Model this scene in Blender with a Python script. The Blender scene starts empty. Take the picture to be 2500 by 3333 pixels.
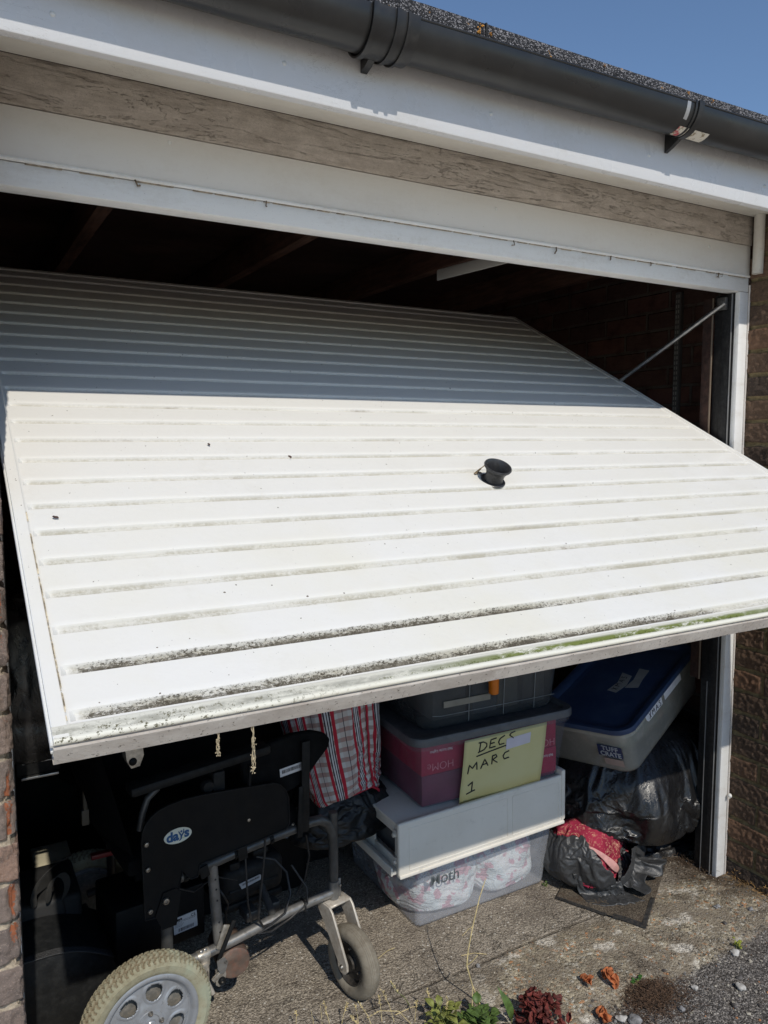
import bpy, bmesh, math, random
import numpy as np
from mathutils import Vector, Matrix, noise
R = math.radians
random.seed(7)
scn = bpy.context.scene
COL = scn.collection

# ------------------------------------------------------------------ camera
cam_d = bpy.data.cameras.new('camera'); cam = bpy.data.objects.new('camera', cam_d); COL.objects.link(cam)
YAW, PIT, ROL = .5166, .0943, -.001
fw = Vector((math.sin(YAW)*math.cos(PIT), math.cos(YAW)*math.cos(PIT), -math.sin(PIT)))
rt = Vector((math.cos(YAW), -math.sin(YAW), 0)); up = rt.cross(fw)
r2 = rt*math.cos(ROL)+up*math.sin(ROL); u2 = up*math.cos(ROL)-rt*math.sin(ROL)
mw = Matrix((r2, u2, -fw)).transposed().to_4x4(); mw.translation = Vector((-.0904, -1.6373, 1.5186))
cam.matrix_world = mw
cam_d.sensor_fit = 'VERTICAL'; cam_d.sensor_height = 36; cam_d.lens = 1670.23/2211.8*36
cam_d.clip_start = .05; cam_d.clip_end = 500
scn.camera = cam
# ------------------------------------------------------------------ sky, sun, exposure
SUN = Vector((.11, 1, -1.0)).normalized()
el = math.asin(-SUN.z); az = math.atan2(-SUN.x, -SUN.y)
w = bpy.data.worlds.new('World'); scn.world = w; w.use_nodes = True
nt = w.node_tree; bg = nt.nodes['Background']
sky = nt.nodes.new('ShaderNodeTexSky'); sky.sky_type = 'NISHITA'; sky.sun_disc = False
sky.sun_elevation = el; sky.sun_rotation = az
sky.air_density = 1.0; sky.dust_density = .1; sky.ozone_density = 4.3
nt.links.new(sky.outputs[0], bg.inputs[0]); bg.inputs[1].default_value = .118
sd = bpy.data.lights.new('sun', 'SUN'); sd.energy = 2.9; sd.angle = R(.55); sd.color = (1, .94, .84)
so = bpy.data.objects.new('sun', sd); COL.objects.link(so)
so.rotation_euler = SUN.to_track_quat('-Z', 'Y').to_euler()
so.location = (-1, -6, 8)
scn.view_settings.view_transform = 'Standard'; scn.view_settings.look = 'None'
scn.view_settings.exposure = 0; scn.view_settings.gamma = 1
scn.render.engine = 'CYCLES'
scn.cycles.max_bounces = 10; scn.cycles.transparent_max_bounces = 12

# ------------------------------------------------------------------ helpers
def tag(o, label=None, cat=None, group=None, kind=None):
    if label: o['label'] = label
    if cat: o['category'] = cat
    if group: o['group'] = group
    if kind: o['kind'] = kind
    return o
def empty(name, loc=(0, 0, 0), rz=0, label=None, cat=None, group=None, mat=None):
    o = bpy.data.objects.new(name, None); COL.objects.link(o); o.empty_display_size = .1
    if mat is not None: o.matrix_world = mat
    else: o.location = loc; o.rotation_euler = (0, 0, rz)
    return tag(o, label, cat, group)
class MB:
    def __init__(s): s.v = []; s.f = []; s.m = []; s.uv = None
    def add(s, vs, fs, m=0, M=None):
        b = len(s.v)
        for p in vs:
            p = Vector(p)
            if M is not None: p = M @ p
            s.v.append(p)
        for f in fs: s.f.append(tuple(b+i for i in f)); s.m.append(m)
    def box(s, x0, x1, y0, y1, z0, z1, bev=0, m=0, M=None, seg=2):
        bm = bmesh.new(); bmesh.ops.create_cube(bm, size=1)
        for v in bm.verts: v.co = Vector(((x0+x1)/2+v.co.x*(x1-x0), (y0+y1)/2+v.co.y*(y1-y0), (z0+z1)/2+v.co.z*(z1-z0)))
        if bev: bmesh.ops.bevel(bm, geom=bm.edges[:], offset=bev, segments=seg, affect='EDGES', profile=.5)
        bm.verts.index_update()
        s.add([v.co.copy() for v in bm.verts], [tuple(v.index for v in f.verts) for f in bm.faces], m, M); bm.free(); return s
    def tube(s, pts, r, n=12, m=0, M=None, cap=True, flat=1):
        pts = [Vector(p) for p in pts]; k = len(pts); rs = r if isinstance(r, (list, tuple)) else [r]*k
        vs = []; t0 = (pts[1]-pts[0]).normalized()
        a = t0.orthogonal().normalized()
        for i in range(k):
            if i == 0: t = t0
            elif i == k-1: t = (pts[-1]-pts[-2]).normalized()
            else: t = ((pts[i+1]-pts[i]).normalized()+(pts[i]-pts[i-1]).normalized()).normalized()
            a = (a-t*a.dot(t)).normalized(); b = t.cross(a)
            for j in range(n):
                g = 2*math.pi*j/n; vs.append(pts[i]+(a*math.cos(g)*flat+b*math.sin(g))*rs[i])
        fs = [(i*n+j, i*n+(j+1) % n, (i+1)*n+(j+1) % n, (i+1)*n+j) for i in range(k-1) for j in range(n)]
        if cap: fs += [tuple(range(n))[::-1], tuple((k-1)*n+j for j in range(n))]
        s.add(vs, fs, m, M); return s
    def lathe(s, prof, n=48, m=0, M=None, fn=None, closed=False):
        # prof: (r,h) around local z
        vs = []
        for j in range(n):
            g = 2*math.pi*j/n
            for (r, h) in prof:
                if fn: r, h = fn(r, h, g)
                vs.append((r*math.cos(g), r*math.sin(g), h))
        k = len(prof); fs = []
        for j in range(n):
            for i in range(k if closed else k-1):
                a = j*k+i; b = j*k+(i+1) % k; c = ((j+1) % n)*k+(i+1) % k; d = ((j+1) % n)*k+i
                fs.append((a, d, c, b))
        s.add(vs, fs, m, M); return s
    def grid(s, us, vs_, fn, m=0, M=None, flip=False):
        V = [fn(u, v) for v in vs_ for u in us]; n = len(us)
        fs = [(j*n+i, j*n+i+1, (j+1)*n+i+1, (j+1)*n+i) for j in range(len(vs_)-1) for i in range(n-1)]
        if flip: fs = [f[::-1] for f in fs]
        s.add(V, fs, m, M); return s
    def prism(s, poly, h0, h1, m=0, M=None):
        n = len(poly); vs = [(x, y, h0) for x, y in poly]+[(x, y, h1) for x, y in poly]
        fs = [tuple(range(n))[::-1], tuple(range(n, 2*n))]+[(i, (i+1) % n, n+(i+1) % n, n+i) for i in range(n)]
        s.add(vs, fs, m, M); return s
    def build(s, name, mats, parent=None, smooth=35, **kw):
        me = bpy.data.meshes.new(name); me.from_pydata([tuple(v) for v in s.v], [], s.f)
        if not isinstance(mats, (list, tuple)): mats = [mats]
        for m in mats: me.materials.append(m)
        me.polygons.foreach_set('material_index', s.m)
        if smooth:
            me.polygons.foreach_set('use_smooth', [True]*len(s.f))
            me.set_sharp_from_angle(angle=R(smooth))
        me.update()
        o = bpy.data.objects.new(name, me); COL.objects.link(o)
        if parent is not None: o.parent = parent
        return tag(o, **kw)
def fbm(p, o=4):
    v = 0; a = 1
    for i in range(o): v += a*noise.noise(p); p = p*2.03+Vector((3.1, 1.7, 5.3)); a *= .5
    return v
def sst(a, b, x):
    t = max(0, min(1, (x-a)/(b-a))); return t*t*(3-2*t)
def rot_to(zdir, loc=(0, 0, 0), xdir=None):
    z = Vector(zdir).normalized(); x = Vector(xdir) if xdir is not None else z.orthogonal()
    x = (x-z*x.dot(z)).normalized(); y = z.cross(x)
    M = Matrix((x, y, z)).transposed().to_4x4(); M.translation = Vector(loc); return M
def lin(r, g, b):
    f = lambda c: (c/255/12.92 if c/255 <= .04045 else ((c/255+.055)/1.055)**2.4)
    return (f(r), f(g), f(b), 1)
class N:
    """tiny node-graph writer"""
    def __init__(s, name):
        s.mat = bpy.data.materials.new(name); s.mat.use_nodes = True; s.t = s.mat.node_tree
        s.p = s.t.nodes['Principled BSDF']; s.out = s.t.nodes['Material Output']
        s.tc = s.t.nodes.new('ShaderNodeTexCoord'); s.co = s.tc.outputs['Object']
    def link(s, a, b): s.t.links.new(a, b)
    def put(s, sock, v):
        if isinstance(v, bpy.types.NodeSocket): s.link(v, sock)
        else:
            if hasattr(sock.default_value, '__len__') and not hasattr(v, '__len__'): v = [v]*len(sock.default_value)
            if hasattr(sock.default_value, '__len__') and len(sock.default_value) == 4 and len(v) == 3: v = (*v, 1)
            sock.default_value = v
    def scale(s, sc, loc=(0, 0, 0), rot=(0, 0, 0)):
        n = s.t.nodes.new('ShaderNodeMapping'); s.link(s.co, n.inputs[0]); n.inputs['Scale'].default_value = sc; n.inputs['Location'].default_value = loc; n.inputs['Rotation'].default_value = rot
        return n.outputs[0]
    def noise(s, sc, det=4, rough=.55, co=None, dist=0, col=False):
        n = s.t.nodes.new('ShaderNodeTexNoise'); s.link(co or s.co, n.inputs['Vector']); n.inputs['Scale'].default_value = sc
        n.inputs['Detail'].default_value = det; n.inputs['Roughness'].default_value = rough; n.inputs['Distortion'].default_value = dist
        return n.outputs[1 if col else 0]
    def voro(s, sc, co=None, feat='F1', out=0, rnd=1):
        n = s.t.nodes.new('ShaderNodeTexVoronoi'); n.feature = feat; s.link(co or s.co, n.inputs['Vector']); n.inputs['Scale'].default_value = sc
        n.inputs['Randomness'].default_value = rnd
        return n.outputs[out]
    def ramp(s, x, a, b, c0=0, c1=1):
        n = s.t.nodes.new('ShaderNodeMapRange'); n.interpolation_type = 'SMOOTHSTEP'; s.put(n.inputs[0], x)
        n.inputs[1].default_value = a; n.inputs[2].default_value = b; n.inputs[3].default_value = c0; n.inputs[4].default_value = c1
        return n.outputs[0]
    def m(s, op, a, b=0, c=0):
        n = s.t.nodes.new('ShaderNodeMath'); n.operation = op; s.put(n.inputs[0], a); s.put(n.inputs[1], b); s.put(n.inputs[2], c)
        return n.outputs[0]
    def mix(s, f, a, b, mode='MIX'):
        n = s.t.nodes.new('ShaderNodeMix'); n.data_type = 'RGBA'; n.blend_type = mode; s.put(n.inputs[0], f)
        s.put(n.inputs[6], a); s.put(n.inputs[7], b); return n.outputs[2]
    def sep(s, co=None):
        n = s.t.nodes.new('ShaderNodeSeparateXYZ'); s.link(co or s.co, n.inputs[0]); return n.outputs
    def attr(s, name):
        n = s.t.nodes.new('ShaderNodeAttribute'); n.attribute_name = name; return n.outputs
    def bump(s, h, dist=.001, strength=1, prev=None):
        n = s.t.nodes.new('ShaderNodeBump'); s.put(n.inputs['Height'], h); n.inputs['Distance'].default_value = dist; n.inputs['Strength'].default_value = strength
        if prev is not None: s.link(prev, n.inputs['Normal'])
        s.link(n.outputs[0], s.p.inputs['Normal']); return n.outputs[0]
    def set(s, col=None, rough=None, metal=None, spec=None, **k):
        if col is not None: s.put(s.p.inputs['Base Color'], col)
        if rough is not None: s.put(s.p.inputs['Roughness'], rough)
        if metal is not None: s.put(s.p.inputs['Metallic'], metal)
        if spec is not None: s.put(s.p.inputs['Specular IOR Level'], spec)
        for a, b in k.items(): s.put(s.p.inputs[a.replace('_', ' ')], b)
        return s.mat
    def clear(s, f, tint=(.9, .92, .95)):
        """see-through plastic: part of the light passes straight on"""
        t = s.t.nodes.new('ShaderNodeBsdfTransparent'); s.put(t.inputs[0], tint)
        mx = s.t.nodes.new('ShaderNodeMixShader'); s.put(mx.inputs[0], f); s.link(t.outputs[0], mx.inputs[1]); s.link(s.p.outputs[0], mx.inputs[2])
        s.link(mx.outputs[0], s.out.inputs[0]); return s.mat
def M_(name, col, rough=.6, metal=0, var=.15, vs=12, bump=.0, bs=120, spec=.5, dust=0, stretch=(1, 1, 1), dcol=(.35, .31, .26)):
    n = N(name); co = n.scale(stretch) if stretch != (1, 1, 1) else n.co
    a = n.noise(vs, 5, .6, co); lo = [c*(1-var) for c in col[:3]]; hi = [min(1, c*(1+var)) for c in col[:3]]
    c = n.mix(n.ramp(a, .3, .7), lo, hi)
    if dust:
        d = n.m('MULTIPLY', n.ramp(n.noise(vs*2.7, 7, .7), .42, .75), dust); c = n.mix(d, c, dcol)
    n.set(c, n.ramp(n.noise(vs*1.9, 4), .3, .7, max(0, rough-.1), min(1, rough+.1)), metal, spec)
    if bump: n.bump(n.noise(bs, 5, .65, co), bump)
    return n.mat
def text_mesh(name, body, size, mat, parent, M, ext=.0004, offset=0.0, shear=0, spacing=1, align='CENTER', **kw):
    cu = bpy.data.curves.new(name, 'FONT'); cu.body = body; cu.size = size; cu.extrude = ext; cu.offset = offset; cu.shear = shear
    cu.align_x = align; cu.align_y = 'CENTER'; cu.space_character = spacing; cu.resolution_u = 4
    t = bpy.data.objects.new(name, cu); COL.objects.link(t)
    dg = bpy.context.evaluated_depsgraph_get(); me = bpy.data.meshes.new_from_object(t.evaluated_get(dg))
    bpy.data.objects.remove(t); me.materials.clear(); me.materials.append(mat)
    me.transform(M); o = bpy.data.objects.new(name, me); COL.objects.link(o); o.parent = parent
    return tag(o, **kw)
def strokes(name, lines, r, mat, parent, M, **kw):
    mb = MB()
    for L in lines:
        P = [Vector((x, y, .0006)) for x, y in L]
        Q = []
        for i in range(len(P)-1):       # light smoothing so that it looks hand drawn
            for k in range(4): Q.append(P[i].lerp(P[i+1], k/4))
        Q.append(P[-1])
        for _ in range(1): Q = [Q[0]]+[(Q[i-1]+Q[i]*2+Q[i+1])/4 for i in range(1, len(Q)-1)]+[Q[-1]]
        mb.tube(Q, r, 6, M=M)
    return mb.build(name, mat, parent, **kw)
SUNK = None
# ------------------------------------------------------------------ materials of the building
def mk_brick(name, lo, mid, hi, dark, mort, spall, rough=.9, crust=.6, gr=1.9):
    n = N(name); rnd = n.attr('brickrnd')[2]; mo = n.attr('mortar')[2]; sp = n.attr('spall')[2]
    base = n.mix(n.ramp(rnd, .25, .5), lo, mid); base = n.mix(n.ramp(rnd, .5, .8), base, hi)
    base = n.mix(n.m('MULTIPLY', n.ramp(n.m('ADD', n.m('MULTIPLY', n.noise(22, 6, .75), .6), n.m('MULTIPLY', n.noise(140, 5, .8), .4)), .46, .60), crust), base, dark)
    base = n.mix(n.m('MULTIPLY', n.ramp(n.noise(330, 4, .7), .55, .66), .55), base, [min(.7, c*gr) for c in mid[:3]])
    s = n.m('MULTIPLY', n.ramp(n.m('ADD', sp, n.m('MULTIPLY', n.m('SUBTRACT', n.noise(75, 6, .75), .5), 2.6)), .62, .80), n.ramp(n.noise(160, 5, .7), .30, .5))
    base = n.mix(s, base, spall)
    mc = n.mix(n.ramp(n.noise(60, 8, .8), .35, .65), [c*.55 for c in mort[:3]], [c*1.2 for c in mort[:3]])
    c = n.mix(n.ramp(mo, .35, .6), base, mc)
    n.set(c, rough, spec=.15); n.bump(n.m('ADD', n.noise(420, 8, .8), n.m('MULTIPLY', n.noise(120, 5, .7), .8)), .0035, 1); return n.mat
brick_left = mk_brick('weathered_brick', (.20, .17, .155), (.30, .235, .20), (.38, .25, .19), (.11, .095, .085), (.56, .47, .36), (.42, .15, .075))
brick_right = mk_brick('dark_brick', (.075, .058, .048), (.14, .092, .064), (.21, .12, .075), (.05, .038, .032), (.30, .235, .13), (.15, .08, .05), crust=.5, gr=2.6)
def mk_plainbrick(name, c1, c2, mort):
    n = N(name); b = n.t.nodes.new('ShaderNodeTexBrick')
    mp = n.t.nodes.new('ShaderNodeMapping'); mp.inputs['Rotation'].default_value = (R(90), 0, 0)
    s = n.sep(); cx = n.t.nodes.new('ShaderNodeCombineXYZ'); n.link(n.m('ADD', s[0], s[1]), cx.inputs[0]); n.link(s[2], cx.inputs[1])
    n.link(cx.outputs[0], b.inputs['Vector'])
    b.inputs['Color1'].default_value = (*c1, 1); b.inputs['Color2'].default_value = (*c2, 1); b.inputs['Mortar'].default_value = (*mort, 1)
    b.inputs['Scale'].default_value = 1; b.inputs['Brick Width'].default_value = .225; b.inputs['Row Height'].default_value = .075; b.inputs['Mortar Size'].default_value = .008; b.inputs['Mortar Smooth'].default_value = .4
    c = n.mix(n.ramp(n.noise(14, 7, .7), .4, .75), b.outputs[0], [v*.45 for v in c1])
    n.set(c, .92, spec=.2); h = n.m('SUBTRACT', n.m('MULTIPLY', n.noise(90, 6, .7), .5), b.outputs[1]); n.bump(h, .006)
    return n.mat
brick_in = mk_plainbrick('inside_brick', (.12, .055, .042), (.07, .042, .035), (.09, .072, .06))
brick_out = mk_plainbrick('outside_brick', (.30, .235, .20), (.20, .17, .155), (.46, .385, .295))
def mk_white(name, col, dirt=.35, dcol=(.42, .38, .3), streak=(1, 1, 1), rough=.35, sc=9, spec=.5, bumpv=.0006, crack=0):
    n = N(name); co = n.scale(streak)
    d = n.m('MULTIPLY', n.ramp(n.m('ADD', n.m('MULTIPLY', n.noise(sc, 8, .72, co), .75), n.m('MULTIPLY', n.noise(sc*9, 5, .75), .25)), .46, .72), dirt)
    c = n.mix(d, col, dcol)
    sp = n.ramp(n.noise(420, 2, .5), .70, .76); c = n.mix(n.m('MULTIPLY', sp, dirt), c, (.12, .1, .08))
    sp = n.ramp(n.noise(95, 3, .55), .76, .79); c = n.mix(n.m('MULTIPLY', sp, .7), c, (.16, .12, .09))
    if crack:
        ck = n.m('MULTIPLY', n.ramp(n.m('ABSOLUTE', n.m('SUBTRACT', n.noise(11, 7, .7, n.scale((.5, 1, 2)), dist=1.2), .5)), .0035, .0), n.ramp(n.noise(3.2, 2, .5, n.scale((1, 1, .3), (2, 0, 0))), .56, .60)); c = n.mix(n.m('MULTIPLY', ck, crack), c, (.12, .09, .06))
    n.set(c, n.ramp(n.noise(sc*2, 4), .3, .7, rough-.08, rough+.15), spec=spec); n.bump(n.noise(30, 4), bumpv); return n.mat
pvc = mk_white('fascia_pvc', (.66, .66, .67), .25, streak=(.4, 1, 1), rough=.3, crack=.6)
soffit_m = mk_white('soffit_board', (.80, .77, .70), .25, streak=(.3, 1, 1), rough=.5, crack=.8)
frame_w = mk_white('painted_frame', (.80, .80, .79), .45, (.42, .36, .28), streak=(.25, 1, 1.3), rough=.4)
panel_w = mk_white('painted_panel', (.72, .70, .67), .22, (.45, .38, .3), streak=(.3, 1, 1), rough=.5)
def mk_lintel():
    n = N('weathered_timber'); s = n.sep(); co = n.scale((.5, 1, 1.1))
    a = n.noise(40, 10, .8, co); g = n.noise(130, 6, .8, n.scale((.08, 1, 1)))
    c = n.mix(n.ramp(n.m('ADD', n.m('MULTIPLY', a, .8), n.m('MULTIPLY', g, .2)), .34, .66), (.47, .415, .36), (.70, .63, .56))
    st = n.m('MULTIPLY', n.ramp(n.noise(9, 8, .75, n.scale((.5, 1, 4))), .48, .66), n.ramp(s[0], .1, 1.3, 1, .3))
    c = n.mix(n.m('MULTIPLY', st, .45), c, (.24, .19, .155))
    c = n.mix(n.m('MULTIPLY', n.ramp(n.noise(420, 5, .8), .56, .68), .6), c, (.13, .10, .08))
    c = n.mix(n.m('MULTIPLY', n.ramp(n.noise(230, 5, .8), .60, .70), .6), c, (.72, .66, .6))
    ck = n.ramp(n.m('ABSOLUTE', n.m('SUBTRACT', n.noise(7, 6, .7, n.scale((.35, 1, 3.2), (4, 0, 0)), dist=.6), .5)), .006, .0); c = n.mix(n.m('MULTIPLY', ck, .4), c, (.10, .08, .06))
    n.set(c, .9, spec=.15); n.bump(n.m('SUBTRACT', n.m('ADD', n.noise(260, 8, .8), n.m('MULTIPLY', g, .8)), ck), .003); return n.mat
lintel_m = mk_lintel()
gutter_m = M_('gutter_plastic', (.018, .018, .018), .33, var=.15, vs=3, dust=.25, dcol=(.07, .064, .058), stretch=(.2, 1, 1), spec=.5)
gutter_fit = M_('gutter_fitting_plastic', (.016, .016, .017), .4, var=.3, vs=9, dust=.35, dcol=(.09, .085, .075))
black_rub = M_('black_rubber', (.012, .012, .013), .5, dust=.4, dcol=(.07, .07, .07), vs=30)
steel = M_('galvanised_steel', (.42, .42, .42), .45, 1, var=.2, vs=40)
rust = M_('rusty_steel', (.16, .07, .04), .85, 0, var=.5, vs=40, bump=.001)
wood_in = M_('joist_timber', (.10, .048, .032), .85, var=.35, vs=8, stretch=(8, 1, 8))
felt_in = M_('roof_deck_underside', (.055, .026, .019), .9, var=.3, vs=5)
def mk_felt():
    n = N('mineral_felt'); v = n.voro(420, out=1); s = n.t.nodes.new('ShaderNodeSeparateColor'); n.link(v, s.inputs[0])
    c = n.mix(n.ramp(s.outputs[0], .55, 1), (.025, .025, .028), (.33, .32, .33))
    li = n.ramp(n.noise(26, 3, .6), .68, .72); c = n.mix(li, c, (.5, .25, .06))
    n.set(c, .8, spec=.3); n.bump(n.voro(420), .003, 1); return n.mat
felt_m = mk_felt()

# ------------------------------------------------------------------ ground
def dense(a, b, step, out, far=70):
    L = list(np.arange(a, b, step)); x = b; st = step
    R_ = []
    while x < far: R_.append(x); st *= 1.45; x += st
    L2 = []; x = a; st = step
    while x > -far: st *= 1.45; x -= st; L2.append(x)
    return L2[::-1]+[float(q) for q in L]+R_
gx = dense(.1, 2.5, .012, 0); gy = dense(-.75, .75, .012, 0)
def gz(x, y):
    near = sst(3.5, 2.6, abs(x-1.2))*sst(1.4, .8, abs(y))
    outer = sst(-.2, -.28, y+.03*noise.noise(Vector((x*6, y*6, 2))))
    h = .0022*fbm(Vector((x*14, y*14, 0)), 3)*near + outer*near*(.004*fbm(Vector((x*30, y*30, 5)), 3)-.006)
    h += near*.006*sst(.06, -.02, y+.02*noise.noise(Vector((x*5, 0, 7))))*sst(-.28, -.2, y)-.004*near*0
    rg = sst(2.0, 2.17, x)*sst(.3, .1, y)*sst(-.6, -.2, y); h += rg*(.012+.01*fbm(Vector((x*25, y*25, 1)), 3))
    return h
def mk_ground():
    n = N('ground_surface'); s = n.sep(); X, Y = s[0], s[1]
    wob = n.m('MULTIPLY', n.m('SUBTRACT', n.noise(7, 7, .7), .5), .16)
    yw = n.m('ADD', Y, wob)
    asp = n.ramp(yw, -.24, -.27)                                  # outside asphalt
    conc = n.m('MULTIPLY', n.ramp(yw, .075, .04), n.ramp(n.m('ADD', X, n.m('MULTIPLY', Y, -.8)), .95, 1.3))
    v = n.voro(300, out=1); cs = n.t.nodes.new('ShaderNodeSeparateColor'); n.link(v, cs.inputs[0])
    v2 = n.voro(125, out=1); cs2 = n.t.nodes.new('ShaderNodeSeparateColor'); n.link(v2, cs2.inputs[0])
    d2 = n.voro(125)
    # fine floor tarmac
    fl = n.mix(n.ramp(cs.outputs[0], .2, 1), (.215, .185, .148), (.56, .49, .395))
    fl = n.mix(n.m('MULTIPLY', n.ramp(n.noise(3, 6, .65), .35, .7), .5), fl, (.28, .235, .19))
    fl = n.mix(n.m('MULTIPLY', n.ramp(cs2.outputs[1], .93, .96), n.ramp(d2, .45, .3)), fl, (.72, .68, .6))
    # worn concrete with pale, orange and cream aggregate
    ag = n.mix(cs2.outputs[0], (.21, .175, .125), (.66, .57, .41))
    ag = n.mix(n.ramp(cs2.outputs[1], .90, .93), ag, (.62, .30, .13))
    ag = n.mix(n.ramp(cs2.outputs[2], .86, .9), ag, (.72, .68, .58))
    co = n.mix(n.ramp(n.noise(9, 7, .7), .42, .62), (.26, .215, .16), ag)
    co = n.mix(n.m('MULTIPLY', n.ramp(cs.outputs[2], .6, 1), .5), co, (.48, .43, .34))
    wp = n.ramp(n.noise(8, 3, .5, n.scale((1, 1.3, 1), (3.3, .4, 0))), .59, .66); co = n.mix(n.m('MULTIPLY', wp, n.ramp(n.noise(90, 5, .7), .35, .55)), co, (.74, .68, .58))
    # coarse outer asphalt
    oa = n.mix(n.ramp(cs.outputs[1], .3, 1), (.085, .077, .071), (.33, .30, .27))
    oa = n.mix(n.m('MULTIPLY', n.ramp(cs2.outputs[0], .8, .9), n.ramp(d2, .5, .35)), oa, (.48, .44, .39))
    oa = n.mix(n.ramp(n.noise(11, 7, .7), .55, .75), oa, (.13, .10, .075))
    c = n.mix(conc, fl, co); c = n.mix(asp, c, oa)
    c = n.mix(n.ramp(Y, -.85, -1.1), c, (.62, .53, .42))  # unseen ground by the camera, paled to bounce warm light onto the front
    jt = n.ramp(n.m('ABSOLUTE', n.m('SUBTRACT', n.m('ADD', Y, n.m('MULTIPLY', wob, .12)), n.m('ADD', .060, n.m('MULTIPLY', X, .004)))), .007, .0025)
    jt = n.m('MULTIPLY', n.m('MULTIPLY', jt, n.ramp(n.noise(40, 5, .7), .35, .5)), n.m('MULTIPLY', n.ramp(X, .2, .3), n.ramp(X, 1.72, 1.66))); c = n.mix(n.m('MULTIPLY', jt, .5), c, (.09, .07, .05))
    ck = n.ramp(n.m('ABSOLUTE', n.m('SUBTRACT', n.noise(2.6, 7, .65, n.scale((1, 1.5, 1), (7, 1, 0)), dist=.8), .5)), .0045, .001); c = n.mix(n.m('MULTIPLY', ck, .7), c, (.06, .048, .038))
    stn = n.m('MULTIPLY', n.ramp(n.noise(4.5, 6, .7, n.scale((1, 1, 1), (3, 3, 0))), .5, .66), .5); c = n.mix(stn, c, (.13, .105, .085))
    dirt = n.m('MULTIPLY', n.ramp(X, 1.95, 2.18), n.ramp(Y, -.3, .1)); c = n.mix(n.m('MULTIPLY', dirt, n.ramp(n.noise(22, 7, .75), .35, .55)), c, (.055, .035, .022))
    n.set(c, .95, spec=.15)
    h = n.m('ADD', n.m('MULTIPLY', d2, -.8), n.m('MULTIPLY', n.voro(300), -.6)); h = n.m('ADD', h, n.noise(50, 8, .8))
    h = n.m('SUBTRACT', h, n.m('MULTIPLY', n.m('ADD', jt, ck), .8)); n.bump(h, .0045, 1); return n.mat
MB().grid(gx, gy, lambda x, y: (x, y, gz(x, y))).build('ground', mk_ground(), smooth=180, kind='structure')

# ------------------------------------------------------------------ garage
garage = empty('garage', label='white framed brick garage with grooved up-and-over door half open', cat='garage')
def brick_path(name, mat, corners, normals, segs, z1, seed, rough_amp, chip, step=.0034, ext=None):
    """one continuous displaced brick skin that runs round a corner"""
    mb = MB(); L = []
    (p0, p1, p2) = corners; n0, n1 = normals
    a = np.linspace(0, 1, segs[0])
    for t in a: L.append((Vector(p0).lerp(Vector(p1), float(t)), Vector(n0), (1-t)*(Vector(p1)-Vector(p0)).length, 0))
    for t in np.linspace(0, 1, segs[1])[1:]: L.append((Vector(p1).lerp(Vector(p2), float(t)), Vector(n1), t*(Vector(p2)-Vector(p1)).length, 1))
    zs = np.arange(-.06, z1, step); V = []; ar = []; am = []; asp = []
    for z in zs:
        z = float(z); zc = z+.004*noise.noise(Vector((0, z*3, seed)))
        course = math.floor(zc/.075); fz = zc/.075-course
        for (b, nn, d, side) in L:
            wob = .004*noise.noise(Vector((b.x*20+seed, b.y*20, course*1.7)))
            # brick joints measured from the corner
            if side == 0: joint = (.215 if course % 2 else .102)
            else: joint = (.102 if course % 2 else .215)
            dd = d+wob; k = 0
            if dd > joint: k = 1+math.floor((dd-joint)/.225); fr = (dd-joint) % .225; jd = min(fr, .225-fr)
            else: jd = joint-dd
            zd = min(fz, 1-fz)*.075+.0035*noise.noise(Vector((b.x*30, b.y*30, z*30+seed)))
            jm = min(zd, jd); mort = 1-sst(.0045, .0078, jm)
            rb = noise.noise(Vector((course*7.13+seed, k*3.7+(0 if k == 0 else side*11.1), 1.9)))*.5+.5
            q = Vector((b.x*1, b.y*1, z))
            h = -mort*.0095+(rb-.5)*.005*(1-mort)+rough_amp*(fbm(q*75+Vector((seed, 0, 0)), 4)*.8+.4*fbm(q*20, 2))*(1-.5*mort)
            edge = sst(.028, .0, d)
            ch = edge*chip*max(0, fbm(Vector((z*11+seed, course*.3, d*30)), 4)+.32)*(1.0-.3*mort)
            n = nn
            if d < .010:
                o = Vector(n1) if side == 0 else Vector(n0); n = (nn+o*(1-d/.010)).normalized()
            V.append(b+Vector((0, 0, z))+n*(h-edge*.0035)-(Vector(n0)+Vector(n1)).normalized()*ch); ar.append(rb); am.append(mort); asp.append(min(1, ch/chip*1.4) if chip else 0)
    n_ = len(L); F = [(j*n_+i, j*n_+i+1, (j+1)*n_+i+1, (j+1)*n_+i) for j in range(len(zs)-1) for i in range(n_-1)]
    mb.add(V, F if Vector(n0).cross(Vector(n1)).z > 0 else [f[::-1] for f in F])
    o = mb.build(name, mat, garage, smooth=180)
    for nm, arr in (('brickrnd', ar), ('mortar', am), ('spall', asp)):
        at = o.data.attributes.new(nm, 'FLOAT', 'POINT'); at.data.foreach_set('value', arr)
    return o
brick_path('brick_pier', brick_left, ((-.34, -.21, 0), (-.01, -.21, 0), (-.01, .0, 0)), ((0, -1, 0), (1, 0, 0)), (110, 64), 2.23, 3.1, .0030, .016)
brick_path('brick_pier', brick_right, ((2.62, -.21, 0), (2.197, -.21, 0), (2.197, .0, 0)), ((0, -1, 0), (-1, 0, 0)), (80, 70), 2.23, 9.4, .0042, .005)
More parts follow.
